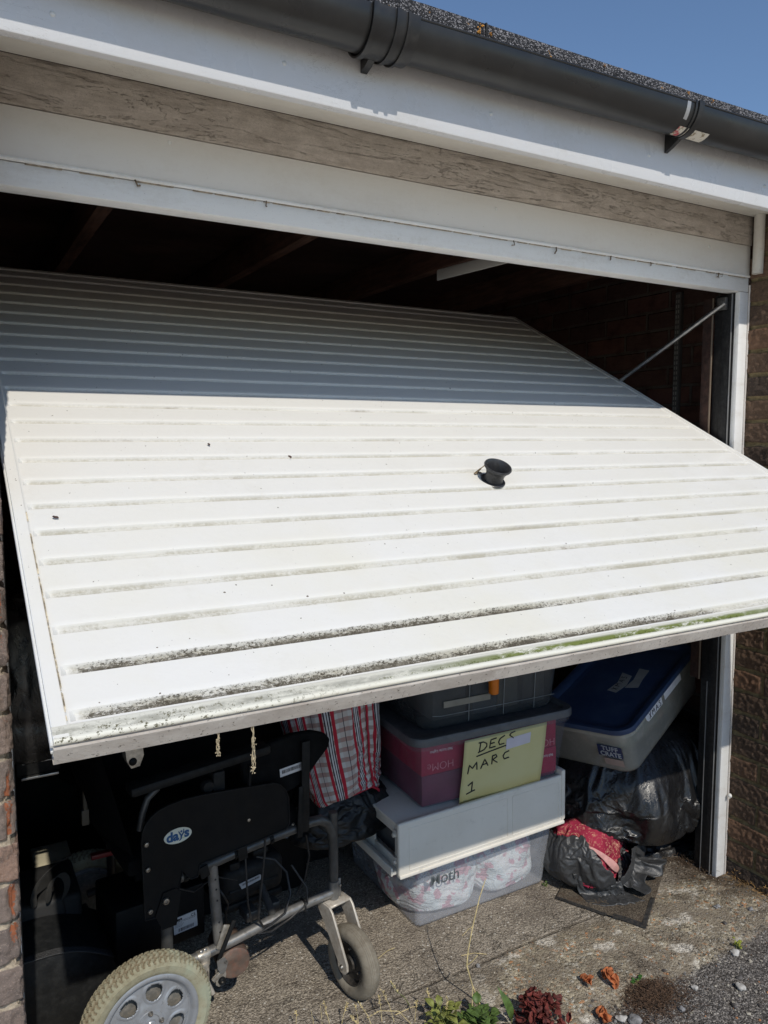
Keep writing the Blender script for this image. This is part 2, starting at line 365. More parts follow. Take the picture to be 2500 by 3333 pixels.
# front wall further out on both sides, and the inside walls
MB().box(-4, -.30, -.205, -.001, -.1, 2.23).box(-.31, -.03, -.19, -.0015, -.1, 2.229).build('front_wall', brick_out, garage, smooth=0)
MB().box(2.6, 6, -.205, -.001, -.1, 2.23).box(2.215, 2.61, -.19, -.0015, -.1, 2.229).build('front_wall', brick_out, garage, smooth=0)
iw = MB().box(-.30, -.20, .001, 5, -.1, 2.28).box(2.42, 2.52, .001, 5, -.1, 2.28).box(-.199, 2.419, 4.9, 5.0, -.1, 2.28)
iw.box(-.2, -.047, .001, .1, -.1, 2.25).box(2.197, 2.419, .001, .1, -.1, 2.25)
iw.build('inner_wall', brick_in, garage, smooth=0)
# roof: deck, joists, felt with a folded drip edge
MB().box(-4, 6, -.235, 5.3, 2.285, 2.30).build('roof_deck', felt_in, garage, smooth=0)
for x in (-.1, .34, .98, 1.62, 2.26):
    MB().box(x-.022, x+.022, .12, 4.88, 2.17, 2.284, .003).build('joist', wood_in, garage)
rb = MB()
us = list(np.arange(-4, .4, .4))+list(np.arange(.4, 2.6, .01))+list(np.arange(2.6, 6.1, .4))
prof = [(-.262, 2.290), (-.284, 2.292), (-.287, 2.31), (-.288, 2.35), (-.285, 2.366), (-.276, 2.372), (-.25, 2.374), (0, 2.384), (2.5, 2.45), (5.35, 2.44), (5.35, 2.30)]
pf = []
for (a, b) in zip(prof[:-1], prof[1:]):
    k = max(1, int(math.hypot(b[0]-a[0], b[1]-a[1])/.012)) if a[0] < -.26 else 1
    pf += [(a[0]+(b[0]-a[0])*i/k, a[1]+(b[1]-a[1])*i/k) for i in range(k)]
pf.append(prof[-1])
def rf(u, v):
    y, z = pf[int(v)]; q = noise.noise(Vector((u*7, y*3, z*9)))
    e = 1 if y < -.2 else 0
    lap = .002 if .52 < (u % 1) < .52 else 0
    return (u, y+e*(.0016*q+.0006*noise.noise(Vector((u*160, y*160, z*160)))), z+e*(.0018*q+.0009*noise.noise(Vector((u*140, 3, z*140)))))
rb.grid([float(u) for u in us], list(range(len(pf))), rf)
roof = rb.build('felt_roof', felt_m, garage, smooth=60)
for xj in (.918, 1.93):
    MB().box(xj-.002, xj+.0015, -.2905, -.27, 2.30, 2.366).build('felt_joint', M_('joint_tar', (.01, .01, .01), .7), roof)
lich = M_('orange_lichen', (.55, .26, .05), .9, var=.4, vs=150, bump=.001)
for (x, z, r) in ((.907, 2.357, .0045), (.899, 2.345, .006), (.93, 2.347, .003), (1.53, 2.358, .003), (1.62, 2.357, .003), (1.25, 2.357, .002)):
    mb = MB(); 
    for i in range(9): 
        c = Vector((x+random.gauss(0, r*.7), -.2895, z+random.gauss(0, r*.7))); mb.lathe([(0, -.001), (r*.3, -.0008), (r*.22, .0012), (0, .0016)], 7, M=rot_to((0, -1, .2), c))
    mb.build('lichen', lich, roof)
# fascia, soffit, boards over the opening
fas = MB().box(-4, 6, -.26, -.238, 2.144, 2.286, .003).build('fascia', pvc, garage)
MB().box(-4, 6, -.2375, -.007, 2.222, 2.234, .001).build('soffit', soffit_m, garage)
nailm = M_('nail_cap', (.7, .7, .68), .3)
for (x, z) in ((.484, 2.201), (.092, 2.186), (.954, 2.205), (1.433, 2.203), (1.88, 2.2)):
    MB().lathe([(0, .0025), (.0025, .0022), (.0042, .001), (.0045, 0)], 12, M=rot_to((0, -1, 0), (x, -.26, z))).build('nail', nailm, fas)
lin_b = MB().box(-.05, 2.194, -.006, .03, 2.133, 2.222, .0015).build('lintel_board', lintel_m, garage)
pan = MB().box(-.05, 2.190, -.004, .03, 2.040, 2.1315, .0015).build('head_panel', panel_w, garage)
for (x, z) in ((.335, 2.146), (1.157, 2.146), (1.383, 2.19), (1.988, 2.143)):
    MB().lathe([(0, .002), (.003, .0018), (.0045, 0)], 10, M=rot_to((0, -1, 0), (x, -.006, z))).build('nail', lintel_m, lin_b)
for (x, z) in ((.338, 2.118), (1.168, 2.104), (1.992, 2.107)):
    MB().lathe([(0, .002), (.003, .0018), (.0045, 0)], 10, M=rot_to((0, -1, 0), (x, -.004, z))).build('nail', nailm, pan)
MB().tube([(2.1865, -.034, 2.040), (2.188, -.034, 2.13), (2.187, -.034, 2.2215)], .0165, 20).build('corner_bead', mk_white('chipped_bead', (.66, .63, .57), .6, (.25, .2, .15), rough=.5), garage)
# steel door frame
fr = MB()
fr.box(-.04, 2.194, 0.001, .05, 1.988, 2.033, .002)                 # head
fr.tube([(-.04, -.003, 2.0365), (1.1, -.004, 2.0355), (2.19, -.003, 2.0365)], .0042, 10)
fr.box(2.153, 2.194, .0, .018, -.01, 1.987, .002)                  # right post face
fr.box(-.045, 0, .0, .018, -.01, 1.987, .002)
frame = fr.build('door_frame', frame_w, garage)
gl = MB(); xx = -.02
while xx < 2.15:
    L_ = random.uniform(.01, .09); gl.box(xx, xx+L_, -.0035, .0008, 2.0305, 2.0305+random.uniform(.001, .0030)); xx += L_+random.uniform(.0, .05)
gl.build('grime_line', M_('grime', (.30, .25, .19), .9, var=.5, vs=70), frame, smooth=0, kind='stuff')
dr_ = MB()
for i in range(9):
    xx = random.uniform(0, 2.1); dr_.tube([(xx, -.0045, 2.034), (xx+random.gauss(0, .004), -.006, 2.034-random.uniform(.004, .014)), (xx+random.gauss(0, .006), -.002, 2.026-random.uniform(.0, .012))], random.uniform(.0006, .0022), 5)
dr_.build('insect_debris', M_('insect_debris', (.16, .12, .08), .95, var=.5, vs=90), frame, smooth=0, kind='stuff')
# caulk run between frame and brick
cb = MB()
cb.tube([(2.196+.0015*noise.noise(Vector((0, 0, z*9))), -.002, float(z)) for z in np.arange(0, 2.03, .03)], [.003+.0022*abs(noise.noise(Vector((z*14, 2, 0)))) for z in np.arange(0, 2.03, .03)], 8)
cb.build('sealant', mk_white('sealant', (.62, .57, .53), .5), frame)
for sx, x0 in ((1, 2.153), (-1, 0)):
    ch = MB()
    def bb(a, b, *r, **k):
        xa, xb = x0+sx*a, x0+sx*b; ch.box(min(xa, xb), max(xa, xb), *r, **k)
    bb(.004, .02, .019, .095, 0, 1.987, bev=.002)
    bb(-.004, .004, .030, .060, 0, 1.98, bev=.002)
    ch.build('frame_channel', black_rub, frame)
ed = MB()
for (y, z0, z1) in ((.0245, .0, 1.985), (.062, 0.0, .69)):
    ed.box(2.1475, 2.1525, y, y+.0025, z0, z1, .0005)
ed.build('channel_edge', M_('channel_edge', (.3, .3, .3), .4, .5), frame)
tk = MB().box(2.150, 2.156, .097, .135, .69, 1.98, .001)
tk.build('door_track', M_('track_rust', (.035, .016, .012), .85, 0, var=.5, vs=40), garage)
MB().box(2.146, 2.1495, .093, .098, .69, 1.98, .0005).build('track_edge', M_('track_edge', (.20, .15, .11), .6), garage)
# roof rail and wall upright, arm struts
rl = MB(); rl.box(-.04, .04, 0, .36, -.003, .003, .001).box(-.042, -.038, 0, .36, -.03, .0, .001)
ro = rl.build('canopy_rail', mk_white('rail_paint', (.36, .34, .31), .4), garage); ro.location = (1.345, .055, 2.035); ro.rotation_euler = (0, 0, R(7))
for y in (.06, .14, .27): MB().box(-.006, .006, y, y+.012, -.0042, -.003).build('slot', black_rub, ro, smooth=0)
su = MB().box(2.400, 2.4195, .437, .463, 1.2, 2.08, .002).build('shelf_upright', M_('upright_paint', (.09, .085, .08), .5), garage)
sl = MB()
for i in range(44): sl.box(2.3985, 2.3998, .443, .447, 1.22+i*.0195, 1.232+i*.0195); sl.box(2.3985, 2.3998, .453, .457, 1.22+i*.0195, 1.232+i*.0195)
sl.build('slot_row', M_('slot_light', (.3, .28, .25), .5), su, smooth=0)

# ------------------------------------------------------------------ the up-and-over door
Y0, Z0, Y1, Z1 = -.6594, 1.1565, 1.1008, 2.0525; XD = .009; WD = 2.116
ev = Vector((0, Y1-Y0, Z1-Z0)); LD = ev.length; ev.normalize(); nv = Vector((1, 0, 0)).cross(ev)
DM = Matrix((Vector((1, 0, 0)), ev, nv)).transposed().to_4x4(); DM.translation = Vector((XD, Y0, Z0))
G0, GP, GW = .029, .0843, .021
def mk_door():
    n = N('door_paint'); s = n.sep(); U, V = s[0], s[1]
    g = n.m('FRACT', n.m('DIVIDE', n.m('SUBTRACT', V, G0), GP))
    um = n.m('MULTIPLY', n.ramp(U, .027, .040), n.ramp(U, 2.092, 2.080))
    gm = n.m('MULTIPLY', n.m('MULTIPLY', n.ramp(g, .245, .19), n.ramp(g, .0, .03)), um)
    lowv = n.ramp(V, .0, 1.9, 1, .35)
    c = n.mix(n.m('MULTIPLY', n.ramp(n.noise(2.2, 5, .6), .35, .7), n.ramp(V, .05, .75, .75, .12)), (.81, .795, .755), (.77, .735, .61))
    c = n.mix(n.m('MULTIPLY', n.ramp(n.m('ADD', n.m('MULTIPLY', n.noise(5, 8, .75, n.scale((1, .5, 1))), .7), n.m('MULTIPLY', n.noise(80, 4, .7), .3)), .50, .72), .16), c, (.50, .46, .36))
    # rain dirt settled in the grooves
    dn = n.ramp(n.m('ADD', n.m('MULTIPLY', n.noise(14, 6, .7, n.scale((.5, 1.2, 1))), .55), n.m('MULTIPLY', n.noise(170, 6, .8), .5)), .42, .64)
    c = n.mix(n.m('MULTIPLY', n.m('MULTIPLY', gm, lowv), n.ramp(dn, 0, 1, .36, .95)), c, (.40, .37, .285))
    tl = n.m('MULTIPLY', n.m('MULTIPLY', n.ramp(g, .015, .03), n.ramp(g, .06, .04)), um); c = n.mix(n.m('MULTIPLY', tl, n.ramp(n.noise(60, 6, .75, n.scale((.2, 1, 1))), .42, .6)), c, (.26, .23, .17))
    br = n.m('MULTIPLY', gm, n.ramp(n.noise(9, 6, .7, n.scale((.7, 1, 1), (5, 2, 0))), .6, .72)); c = n.mix(n.m('MULTIPLY', br, n.ramp(n.noise(190, 5, .8), .4, .6, .1, .8)), c, (.22, .17, .12))
    # black algae on the two lowest grooves
    gg = n.m('FRACT', n.m('ADD', n.m('DIVIDE', n.m('SUBTRACT', V, G0), GP), .2))
    gb = n.m('MULTIPLY', n.ramp(gg, .20, .26), n.ramp(gg, .50, .30))
    sel = n.ramp(V, .150, .140)
    r1 = n.m('MULTIPLY', n.ramp(V, .09, .085), n.m('MAXIMUM', n.ramp(U, 1.32, 1.15), n.ramp(U, 1.86, 1.90)))
    r2_ = n.m('MULTIPLY', n.ramp(V, .085, .09), n.m('MAXIMUM', n.ramp(U, 1.0, .8, .30, 1), n.ramp(U, 1.75, 1.95)))
    amt = n.m('MULTIPLY', n.m('MULTIPLY', n.m('MULTIPLY', gb, sel), n.m('MAXIMUM', r1, r2_)), n.ramp(U, .035, .05))
    spk = n.noise(300, 6, .8, n.scale((.7, 1.1, 1)))
    pat = n.noise(11, 5, .6, n.scale((1, .6, 1)))
    th = n.m('SUBTRACT', n.m('ADD', spk, n.m('MULTIPLY', n.m('SUBTRACT', pat, .5), .35)), n.m('SUBTRACT', .60, n.m('MULTIPLY', amt, .185)))
    al = n.m('MULTIPLY', n.ramp(th, 0, .03), n.ramp(amt, .1, .3))
    c = n.mix(n.m('MULTIPLY', n.m('MULTIPLY', amt, .35), n.ramp(pat, .3, .7)), c, (.35, .29, .2))
    c = n.mix(n.m('MULTIPLY', al, n.ramp(n.noise(90, 4, .7), .3, .6, .65, 1)), c, (.085, .072, .05))
    # scattered specks just below each groove
    near = n.m('MULTIPLY', n.ramp(g, .0, .28, 1, 0), n.ramp(V, .9, .1)); 
    sp = n.ramp(n.m('ADD', n.noise(210, 3, .6), n.m('MULTIPLY', near, .05)), .735, .75); c = n.mix(sp, c, (.07, .055, .04))
    sp2 = n.ramp(n.noise(120, 1, .5), .785, .795); c = n.mix(sp2, c, (.12, .09, .06))
    # green-grey smears low on the right
    sm = n.m('MULTIPLY', n.m('MULTIPLY', n.ramp(U, 1.55, 1.9), n.ramp(V, .36, .15)), n.ramp(n.noise(7, 7, .7, n.scale((1, 2.2, 1), rot=(0, 0, .5))), .46, .62))
    c = n.mix(n.m('MULTIPLY', sm, .6), c, (.55, .55, .45))
    n.set(c, n.m('ADD', .38, n.m('MULTIPLY', n.m('MAXIMUM', gm, al), .4)), spec=.35)
    n.bump(n.m('ADD', n.m('MULTIPLY', al, .6), n.noise(70, 3)), .0006, .6); return n.mat
door_m = mk_door()
stile_m = mk_white('door_edge_paint', (.80, .81, .80), .3, (.42, .38, .3), rough=.42)
door = empty('garage_door', mat=DM); door.parent = garage
us = [0, .004, .017, .0185, .0205, .0225, .0265, .030, .036]+[float(x) for x in np.arange(.07, 2.06, .04)]+[2.072, 2.082, 2.086, 2.091, 2.0955, 2.0975, 2.099, 2.112, 2.116]
vs_ = [0, .006, .012, .022, .0245]; k = 0
while G0+k*GP < LD-.03:
    v0 = G0+k*GP; vs_ += [v0, v0+.003, v0+.0045, v0+GW-.004, v0+GW-.001, v0+GW+.001]+[v0+GW+.001+(GP-GW-.001)*t for t in (.15, .5, .85)]; k += 1
vs_ = sorted(v for v in vs_ if v < LD-.02)+[LD-.02, LD-.018, LD-.003, LD]
def hd(u, v):
    if u < .0175 or u > WD-.0175 or v > LD-.019: return .0015
    st = sst(.0175, .021, u)*sst(WD-.0175, WD-.021, u)
    k = (v-G0) % GP; e = sst(.0, .004, k)*(1-sst(GW-.005, GW, k)) if v > G0-.001 else 0
    e *= sst(.023, .030, u)*sst(WD-.025, WD-.034, u)
    ee = .001*(sst(.0, .12, min(u, WD-u)))
    return -.0015*st-.0072*e+ee*(.9*noise.noise(Vector((u*1.7, v*1.9, 4)))+.35*noise.noise(Vector((u*6, v*9, 1))))
skin = MB().grid(us, vs_, lambda u, v: (u, v, hd(u, v))).build('door_skin', door_m, door, smooth=28)
sd_ = MB()
sd_.box(-.0012, .0, .0, LD, -.026, .0012).box(WD, WD+.0012, .0, LD, -.026, .0012).box(0, WD, LD, LD+.0012, -.026, .0012)
sd_.box(.0, .018, .001, LD, -.027, -.0255).box(WD-.018, WD, .001, LD, -.027, -.0255)
sd_.tube([(-.0025, 0, -.008), (-.0025, LD, -.008)], .0022, 8).tube([(-.002, 0, -.019), (-.002, LD, -.019)], .0018, 8)
sd_.tube([(WD+.002, 0, -.001), (WD+.002, LD, -.001)], .003, 8)
sd_.build('edge_flange', stile_m, door, smooth=40)
def mk_lip():
    n = N('lip_paint'); s = n.sep()
    c = n.mix(n.ramp(n.noise(14, 8, .75, n.scale((.5, 1, 1))), .3, .7), (.40, .355, .315), (.60, .56, .51))
    al = n.ramp(n.noise(150, 6, .75), .60, .64); c = n.mix(n.m('MULTIPLY', al, n.ramp(n.noise(8, 5, .6), .3, .55)), c, (.07, .06, .045))
    wm = n.ramp(n.noise(24, 6, .7), .62, .7); c = n.mix(n.m('MULTIPLY', wm, .5), c, (.68, .65, .6))
    n.set(c, .8, spec=.2); n.bump(n.noise(240, 7, .8), .001); return n.mat
def mk_rail():
    n = N('bottom_rail_paint'); s = n.sep(); U, V = s[0], s[1]
    band = n.m('MULTIPLY', n.ramp(V, .0035, .007), n.ramp(V, .0195, .011))
    c = n.mix(n.noise(4, 5), (.80, .80, .74), (.76, .72, .58))
    gpat = n.noise(38, 8, .8, n.scale((.35, 1, 1)))
    c = n.mix(n.m('MULTIPLY', band, n.ramp(gpat, .30, .60)), c, (.34, .33, .28))
    mu = n.m('MULTIPLY', n.ramp(U, .45, .75), n.ramp(U, 1.55, 1.25)); c = n.mix(n.m('MULTIPLY', n.m('MULTIPLY', band, mu), n.ramp(gpat, .38, .5)), c, (.16, .19, .045))
    lft = n.ramp(U, .55, .1); spk = n.ramp(n.noise(170, 6, .75), .55, .60); c = n.mix(n.m('MULTIPLY', n.m('MULTIPLY', lft, spk), n.ramp(V, .022, .010)), c, (.12, .11, .06))
    n.set(c, .55, spec=.3); n.bump(n.noise(200, 5), .0005); return n.mat
lp = MB()
rail_p = [(.024, -.001), (.021, .0018), (.012, .0022), (.008, .0005), (.005, -.0002), (.002, .0018), (-.002, .0015), (-.004, -.002), (-.003, -.0052)]
ru = [float(x) for x in np.linspace(-.001, WD+.001, 120)]
def wv(u): return .0006*noise.noise(Vector((u*5, 0, 0)))+.0004*noise.noise(Vector((u*23, 0, 0)))
MB().grid(ru, list(range(len(rail_p))), lambda u, k: (u, rail_p[int(k)][0]+wv(u), rail_p[int(k)][1]+.0008), flip=True).build('bottom_rail', mk_rail(), door, smooth=60)
lip_p = [(-.003, -.0045), (-.001, -.0055), (.0005, -.0075), (.0005, -.0085), (-.0035, -.0092), (-.0045, -.0105), (-.0045, -.022), (-.0045, -.035), (-.003, -.0358), (.012, -.0358)]
MB().grid(ru, list(range(len(lip_p))), lambda u, k: (u, lip_p[int(k)][0]+1.3*wv(u+3), lip_p[int(k)][1]), flip=True).build('bottom_lip', mk_lip(), door, smooth=20)
MB().box(.001, WD-.001, .012, LD, -.0265, -.0262).build('inner_sheet', M_('inner_sheet', (.5, .5, .48), .5), door, smooth=0)
# rust line beside the left stile, moss tufts on the rail
rs = MB()
for i in range(60):
    v = random.uniform(.02, .5)**1.0; rs.box(.0175, .0175+random.uniform(.0008, .0022), v, v+random.uniform(.008, .03), .0016, .0024)
rs.build('rust_streak', M_('rust_streak', (.62, .53, .38), .8, var=.4, vs=80), door, smooth=0, kind='stuff')
mossm = M_('moss', (.13, .155, .035), .95, var=.55, vs=200, bump=.002)
def tuft(mb, c, r, n, zd=(0, 0, 1), h=.004):
    for i in range(n):
        a = random.uniform(0, 6.3); q = r*math.sqrt(random.random())
        p = Vector(c)+Vector((math.cos(a)*q*2.2, math.sin(a)*q, 0)); d = Vector((random.gauss(0, .6), random.gauss(0, .6), 1)).normalized()*random.uniform(.3, 1)*h
        s = Vector((random.gauss(0, 1), random.gauss(0, 1), 0)).normalized()*h*.28
        mb.add([p-s, p+s, p+d], [(0, 1, 2)])
mo = MB()
for i in range(330):
    u = random.choice((random.gauss(.62, .10), random.gauss(.95, .16), random.gauss(1.25, .13), random.gauss(1.68, .04)))
    if .45 < u < 1.85: tuft(mo, (u, .0085+random.gauss(0, .0022), .0012), .003, 7, h=.0026)
mo.build('moss', mossm, door, smooth=0, kind='stuff')
# handle, lock plate, key
HM = Matrix.Translation((1.052, .578, -.0015))
hdl_m = M_('handle_plastic', (.03, .03, .032), .38, var=.2, vs=60, dust=.25, dcol=(.12, .12, .12))
hp = [(0, .0), (.030, .0), (.0305, .0015), (.029, .003), (.0235, .0035), (.0230, .006), (.0225, .016), (.0238, .024), (.0285, .033), (.0330, .0375), (.0345, .0405), (.0335, .043), (.0310, .0435), (.0285, .041), (.0245, .033), (.0215, .024), (.020, .014), (0, .012)]
hnd = MB().lathe(hp, 64, M=HM @ Matrix.Rotation(R(-3), 4, 'Y') @ Matrix.Rotation(R(5), 4, 'X')).build('door_handle', hdl_m, door, smooth=50)
kp = Matrix.Translation((1.030, .606, .020)) @ Matrix.Scale(1.25, 4) @ Matrix.Rotation(R(35), 4, 'Z') @ Matrix.Rotation(R(-60), 4, 'X')
km = MB(); ring = [(.0065*math.cos(a), .0075*math.sin(a)) for a in np.linspace(0, 2*math.pi, 24)[:-1]]
km.tube([(x, y+.012, 0) for x, y in ring]+[(ring[0][0], ring[0][1]+.012, 0)], .0018, 8, M=kp).box(-.0025, .0025, -.016, .006, -.001, .001, .0004, M=kp)
km.build('key', M_('brass_key', (.32, .24, .15), .45, .9, var=.4, vs=150), door)
MB().lathe([(0, .004), (.006, .004), (.0075, .003), (.0085, 0)], 24, M=Matrix.Translation((1.034, .612, -.0015))).build('lock_barrel', steel, door)
# struts from the frame to the door sides
for x in (2.135, -.005):
    MB().tube([(x, .04, 1.957), (x-.01 if x > 1 else x+.01, .47, 1.735)], .0075, 12).build('door_arm', steel, garage)
    MB().box(x-.002, x+.010, .038, .07, 1.935, 1.975, .002).lathe([(0, .004), (.007, .004), (.008, 0)], 14, M=rot_to((-1, 0, 0), (x-.004, .05, 1.957))).build('arm_bracket', M_('dull_steel', (.10, .095, .09), .6, .5, var=.3), garage)
# rigid debris on the door: dead leaf bits
def crumple(mb, c, r, n=14, zd=(0, 0, 1), amp=.5, m=0):
    """a curled little dead leaf"""
    M = rot_to(zd, c, (random.gauss(0, 1), random.gauss(0, 1), .1)); sd = random.uniform(0, 90)
    g = 7; V = []
    for j in range(g):
        for i in range(g):
            a, b = i/(g-1)*2-1, j/(g-1)*2-1; w_ = (1-a*a)**.5*.75+.12
            x, y = a*r, b*r*w_*.6*(1+.3*noise.noise(Vector((a*3, b*3, sd))))
            z = r*(.5*abs(b)*amp*1.2+amp*.45*fbm(Vector((a*1.8, b*1.8, sd)), 3))+.25*r
            V.append((x, y, z))
    mb.add(V, [(j*g+i, j*g+i+1, (j+1)*g+i+1, (j+1)*g+i) for j in range(g-1) for i in range(g-1)], m, M)
lf_d = M_('dead_leaf_dark', (.09, .05, .04), .8, var=.5, vs=100)
for (u, v, r, lab) in ((.571, .705, .006, 'tiny brown leaf scrap near the middle of the white door'), (.062, .50, .0055, 'small dark red leaf scrap near the left edge of the white door'), (.405, .768, .005, 'speck of brown leaf beside a groove left of the door middle')):
    mb = MB(); crumple(mb, (0, 0, 0), r, zd=nv); o = mb.build('leaf_scrap', lf_d, None, label=lab, cat='leaf', group='leaf scraps on the garage door')
    o.location = DM @ Vector((u, v, .0005))
# cobweb strings hanging off the lip
webm = M_('dirty_cobweb', (.5, .42, .28), .9, var=.3, vs=90)
def web(u, L, n, sp, lab):
    top = DM @ Vector((u, .0, -.037)); mb = MB()
    for i in range(n):
        p = Vector((random.gauss(0, sp), random.gauss(0, sp), 0)); P = [p]
        ll = L*random.uniform(.75, 1); 
        for k in range(9): P.append(Vector((random.gauss(0, sp)*.9, random.gauss(0, sp), -ll*(k+1)/9)))
        mb.tube(P, .00045, 4)
    for i in range(26):
        z = -L*random.uniform(.1, 1)**.6; p = Vector((random.gauss(0, sp), random.gauss(0, sp), z)); mb.lathe([(0, -.0013), (.0011, 0), (0, .0013)], 5, M=Matrix.Translation(p))
    o = mb.build('cobweb', webm, None, label=lab, cat='cobweb', group='cobwebs under the door lip'); o.location = top
web(.256, .072, 7, .0016, 'long dusty cobweb strand hanging from the door lip above the wheelchair')
web(.206, .034, 5, .0013, 'shorter reddish cobweb wisp left of the long strand under the door lip')
# ------------------------------------------------------------------ gutter
gut = empty('gutter'); gut.parent = garage
def half_round(x0, x1, zf, r, th, y=-.310, m=None, name='gutter_run', a0=-4, par=gut, n=2, wob=.001):
    mb = MB(); xs = [float(x) for x in np.linspace(x0, x1, n)]
    A = [R(180+a0)+R(180-2*a0)*i/28 for i in range(29)]
    sec = [((r-.0075)*math.cos(a), r*math.sin(a)) for a in A]; inn = [((r-.0075-th)*math.cos(a), (r-th)*math.sin(a)) for a in A][::-1]
    ring = sec+inn; k = len(ring)
    V = [(x, y+p[0], zf(x)+p[1]+wob*noise.noise(Vector((x*4, 0, 0)))) for x in xs for p in ring]
    F = [(j*k+i, j*k+(i+1) % k, (j+1)*k+(i+1) % k, (j+1)*k+i) for j in range(n-1) for i in range(k)]
    F += [tuple(range(k)), tuple((n-1)*k+i for i in range(k))[::-1]]
    mb.add(V, F); return mb.build(name, m or gutter_m, par, smooth=50)
zg = lambda x: 2.289+.0095*(x-.6) if x > .6 else 2.288+.006*(.6-x)
half_round(-3, .655, lambda x: 2.289, .0585, .0025, n=30)
half_round(.655, 5, zg, .0570, .0025, n=40)
for y_, z_ in ((-.3855, 0),):
    MB().tube([(.66, -.3595, zg(.66)+.0015), (2.4, -.3595, zg(2.4)+.0015)], .0022, 8).build('gutter_bead', gutter_m, gut)
uni = empty('gutter_union'); uni.parent = garage
half_round(.612, .712, lambda x: 2.289, .0625, .004, m=gutter_fit, name='union_shell', par=uni, n=3, wob=0)
for x, w_ in ((.612, .011), (.660, .009), (.684, .006)):
    half_round(x, x+w_, lambda x: 2.289, .0665, .007, m=gutter_fit, name='union_ridge', par=uni, n=2, wob=0)
mb = MB(); mb.prism([(0, 0), (0, .05), (-.035, .047), (-.06, .035), (-.052, .022), (-.02, .006)], 0, .014, M=Matrix(((0, 0, 1, .640), (1, 0, 0, -.262), (0, 1, 0, 2.218), (0, 0, 0, 1))))
mb.build('union_bracket', gutter_fit, uni)
brk = empty('gutter_bracket'); brk.parent = garage
half_round(1.480, 1.497, lambda x: 2.299, .0625, .005, m=gutter_fit, name='bracket_clip', par=brk, n=2, wob=0)
half_round(1.470, 1.476, lambda x: 2.299, .0605, .003, m=gutter_fit, name='bracket_clip', par=brk, n=2, wob=0)
mb = MB(); mb.prism([(0, 0), (0, .055), (-.04, .05), (-.066, .04), (-.05, .024), (-.02, .008)], 0, .01, M=Matrix(((0, 0, 1, 1.484), (1, 0, 0, -.262), (0, 1, 0, 2.217), (0, 0, 0, 1))))
mb.build('bracket_web', gutter_fit, brk)
# tape round the gutter by the bracket
tp = MB(); A = [R(178)+R(70)*i/12 for i in range(13)]
for a, b in zip(A[:-1], A[1:]):
    V = [(x, -.310+.0503*math.cos(t), 2.2985+.0578*math.sin(t)) for t in (a, b) for x in (1.444, 1.456)]; tp.add(V, [(0, 1, 3, 2)])
tp.build('tape_band', M_('silver_tape', (.45, .45, .45), .35, .3), brk, smooth=60)
tp = MB()
for i in range(24):
    for j in range(4):
        x = 1.455+.085*i/23; t = R(252+j*7); tp_ = 0
V = []; xs = [1.452+.006*math.sin(j*1.3) for j in range(5)]
V = [(1.447+.105*i/14+.003*noise.noise(Vector((i, j, 0))), -.310+.0517*math.cos(R(238+j*9)), 2.2988+.0592*math.sin(R(238+j*9))) for j in range(5) for i in range(15)]
tp.add(V, [(j*15+i, j*15+i+1, (j+1)*15+i+1, (j+1)*15+i) for j in range(4) for i in range(14)])
n = N('peeling_tape'); c = n.mix(n.ramp(n.noise(70, 6, .7), .5, .62), (.62, .58, .5), (.25, .2, .12)); c = n.mix(n.m('MULTIPLY', n.ramp(n.noise(30, 4), .5, .6), n.ramp(n.sep()[0], 1.49, 1.46)), c, (.4, .03, .05)); n.set(c, .7)
tp.build('tape_patch', n.mat, brk, smooth=60)


# ================================================================== soft things: settled once with a cloth step, then kept as plain meshes
def settle(verts, faces, core_v, core_f, frames=20, grow=.2, pins=None, bend=.02, stiff=12, mass=.05, fr=15, zfloor=0.0, grav=1, extra=()):
    """lets a loose sheet (verts, faces) fall and wrinkle over a solid core; returns the settled vertex positions"""
    me = bpy.data.meshes.new('sheet'); me.from_pydata([tuple(v) for v in verts], [], faces); ob = bpy.data.objects.new('sheet', me); COL.objects.link(ob); tmp = [ob]
    def coll(V, F):
        m_ = bpy.data.meshes.new('core'); m_.from_pydata([tuple(v) for v in V], [], F); c_ = bpy.data.objects.new('core', m_); COL.objects.link(c_)
        c_.modifiers.new('col', 'COLLISION'); c_.collision.thickness_outer = .003; c_.collision.cloth_friction = fr; tmp.append(c_)
    if core_v is not None: coll(core_v, core_f)
    for V, F in extra: coll(V, F)
    coll([(-4, -4, zfloor), (5, -4, zfloor), (5, 5, zfloor), (-4, 5, zfloor)], [(0, 1, 2, 3)])
    if pins:
        vg = ob.vertex_groups.new(name='pin')
        for i, w_ in pins.items(): vg.add([i], w_, 'REPLACE')
    cm = ob.modifiers.new('cloth', 'CLOTH'); s = cm.settings; s.quality = 5; s.mass = mass; s.tension_stiffness = stiff; s.compression_stiffness = stiff; s.shear_stiffness = stiff*.5; s.bending_stiffness = bend; s.air_damping = 2
    s.shrink_min = -grow; cm.collision_settings.distance_min = .003; cm.collision_settings.collision_quality = 2; s.effector_weights.gravity = grav
    if pins: s.vertex_group_mass = 'pin'; s.pin_stiffness = 1
    cm.point_cache.frame_start = 1; cm.point_cache.frame_end = frames; scn.frame_start = 1; scn.frame_end = frames
    for f in range(1, frames+1): scn.frame_set(f)
    dg = bpy.context.evaluated_depsgraph_get(); m2 = bpy.data.meshes.new_from_object(ob.evaluated_get(dg)); out = [v.co.copy() for v in m2.vertices]
    for o in tmp: bpy.data.objects.remove(o)
    scn.frame_set(1)
    return out
def ball(sub, fn):
    bm = bmesh.new(); bmesh.ops.create_icosphere(bm, subdivisions=sub, radius=1); V = [fn(v.co.copy()) for v in bm.verts]; bm.verts.index_update(); F = [tuple(v.index for v in f.verts) for f in bm.faces]; bm.free(); return V, F
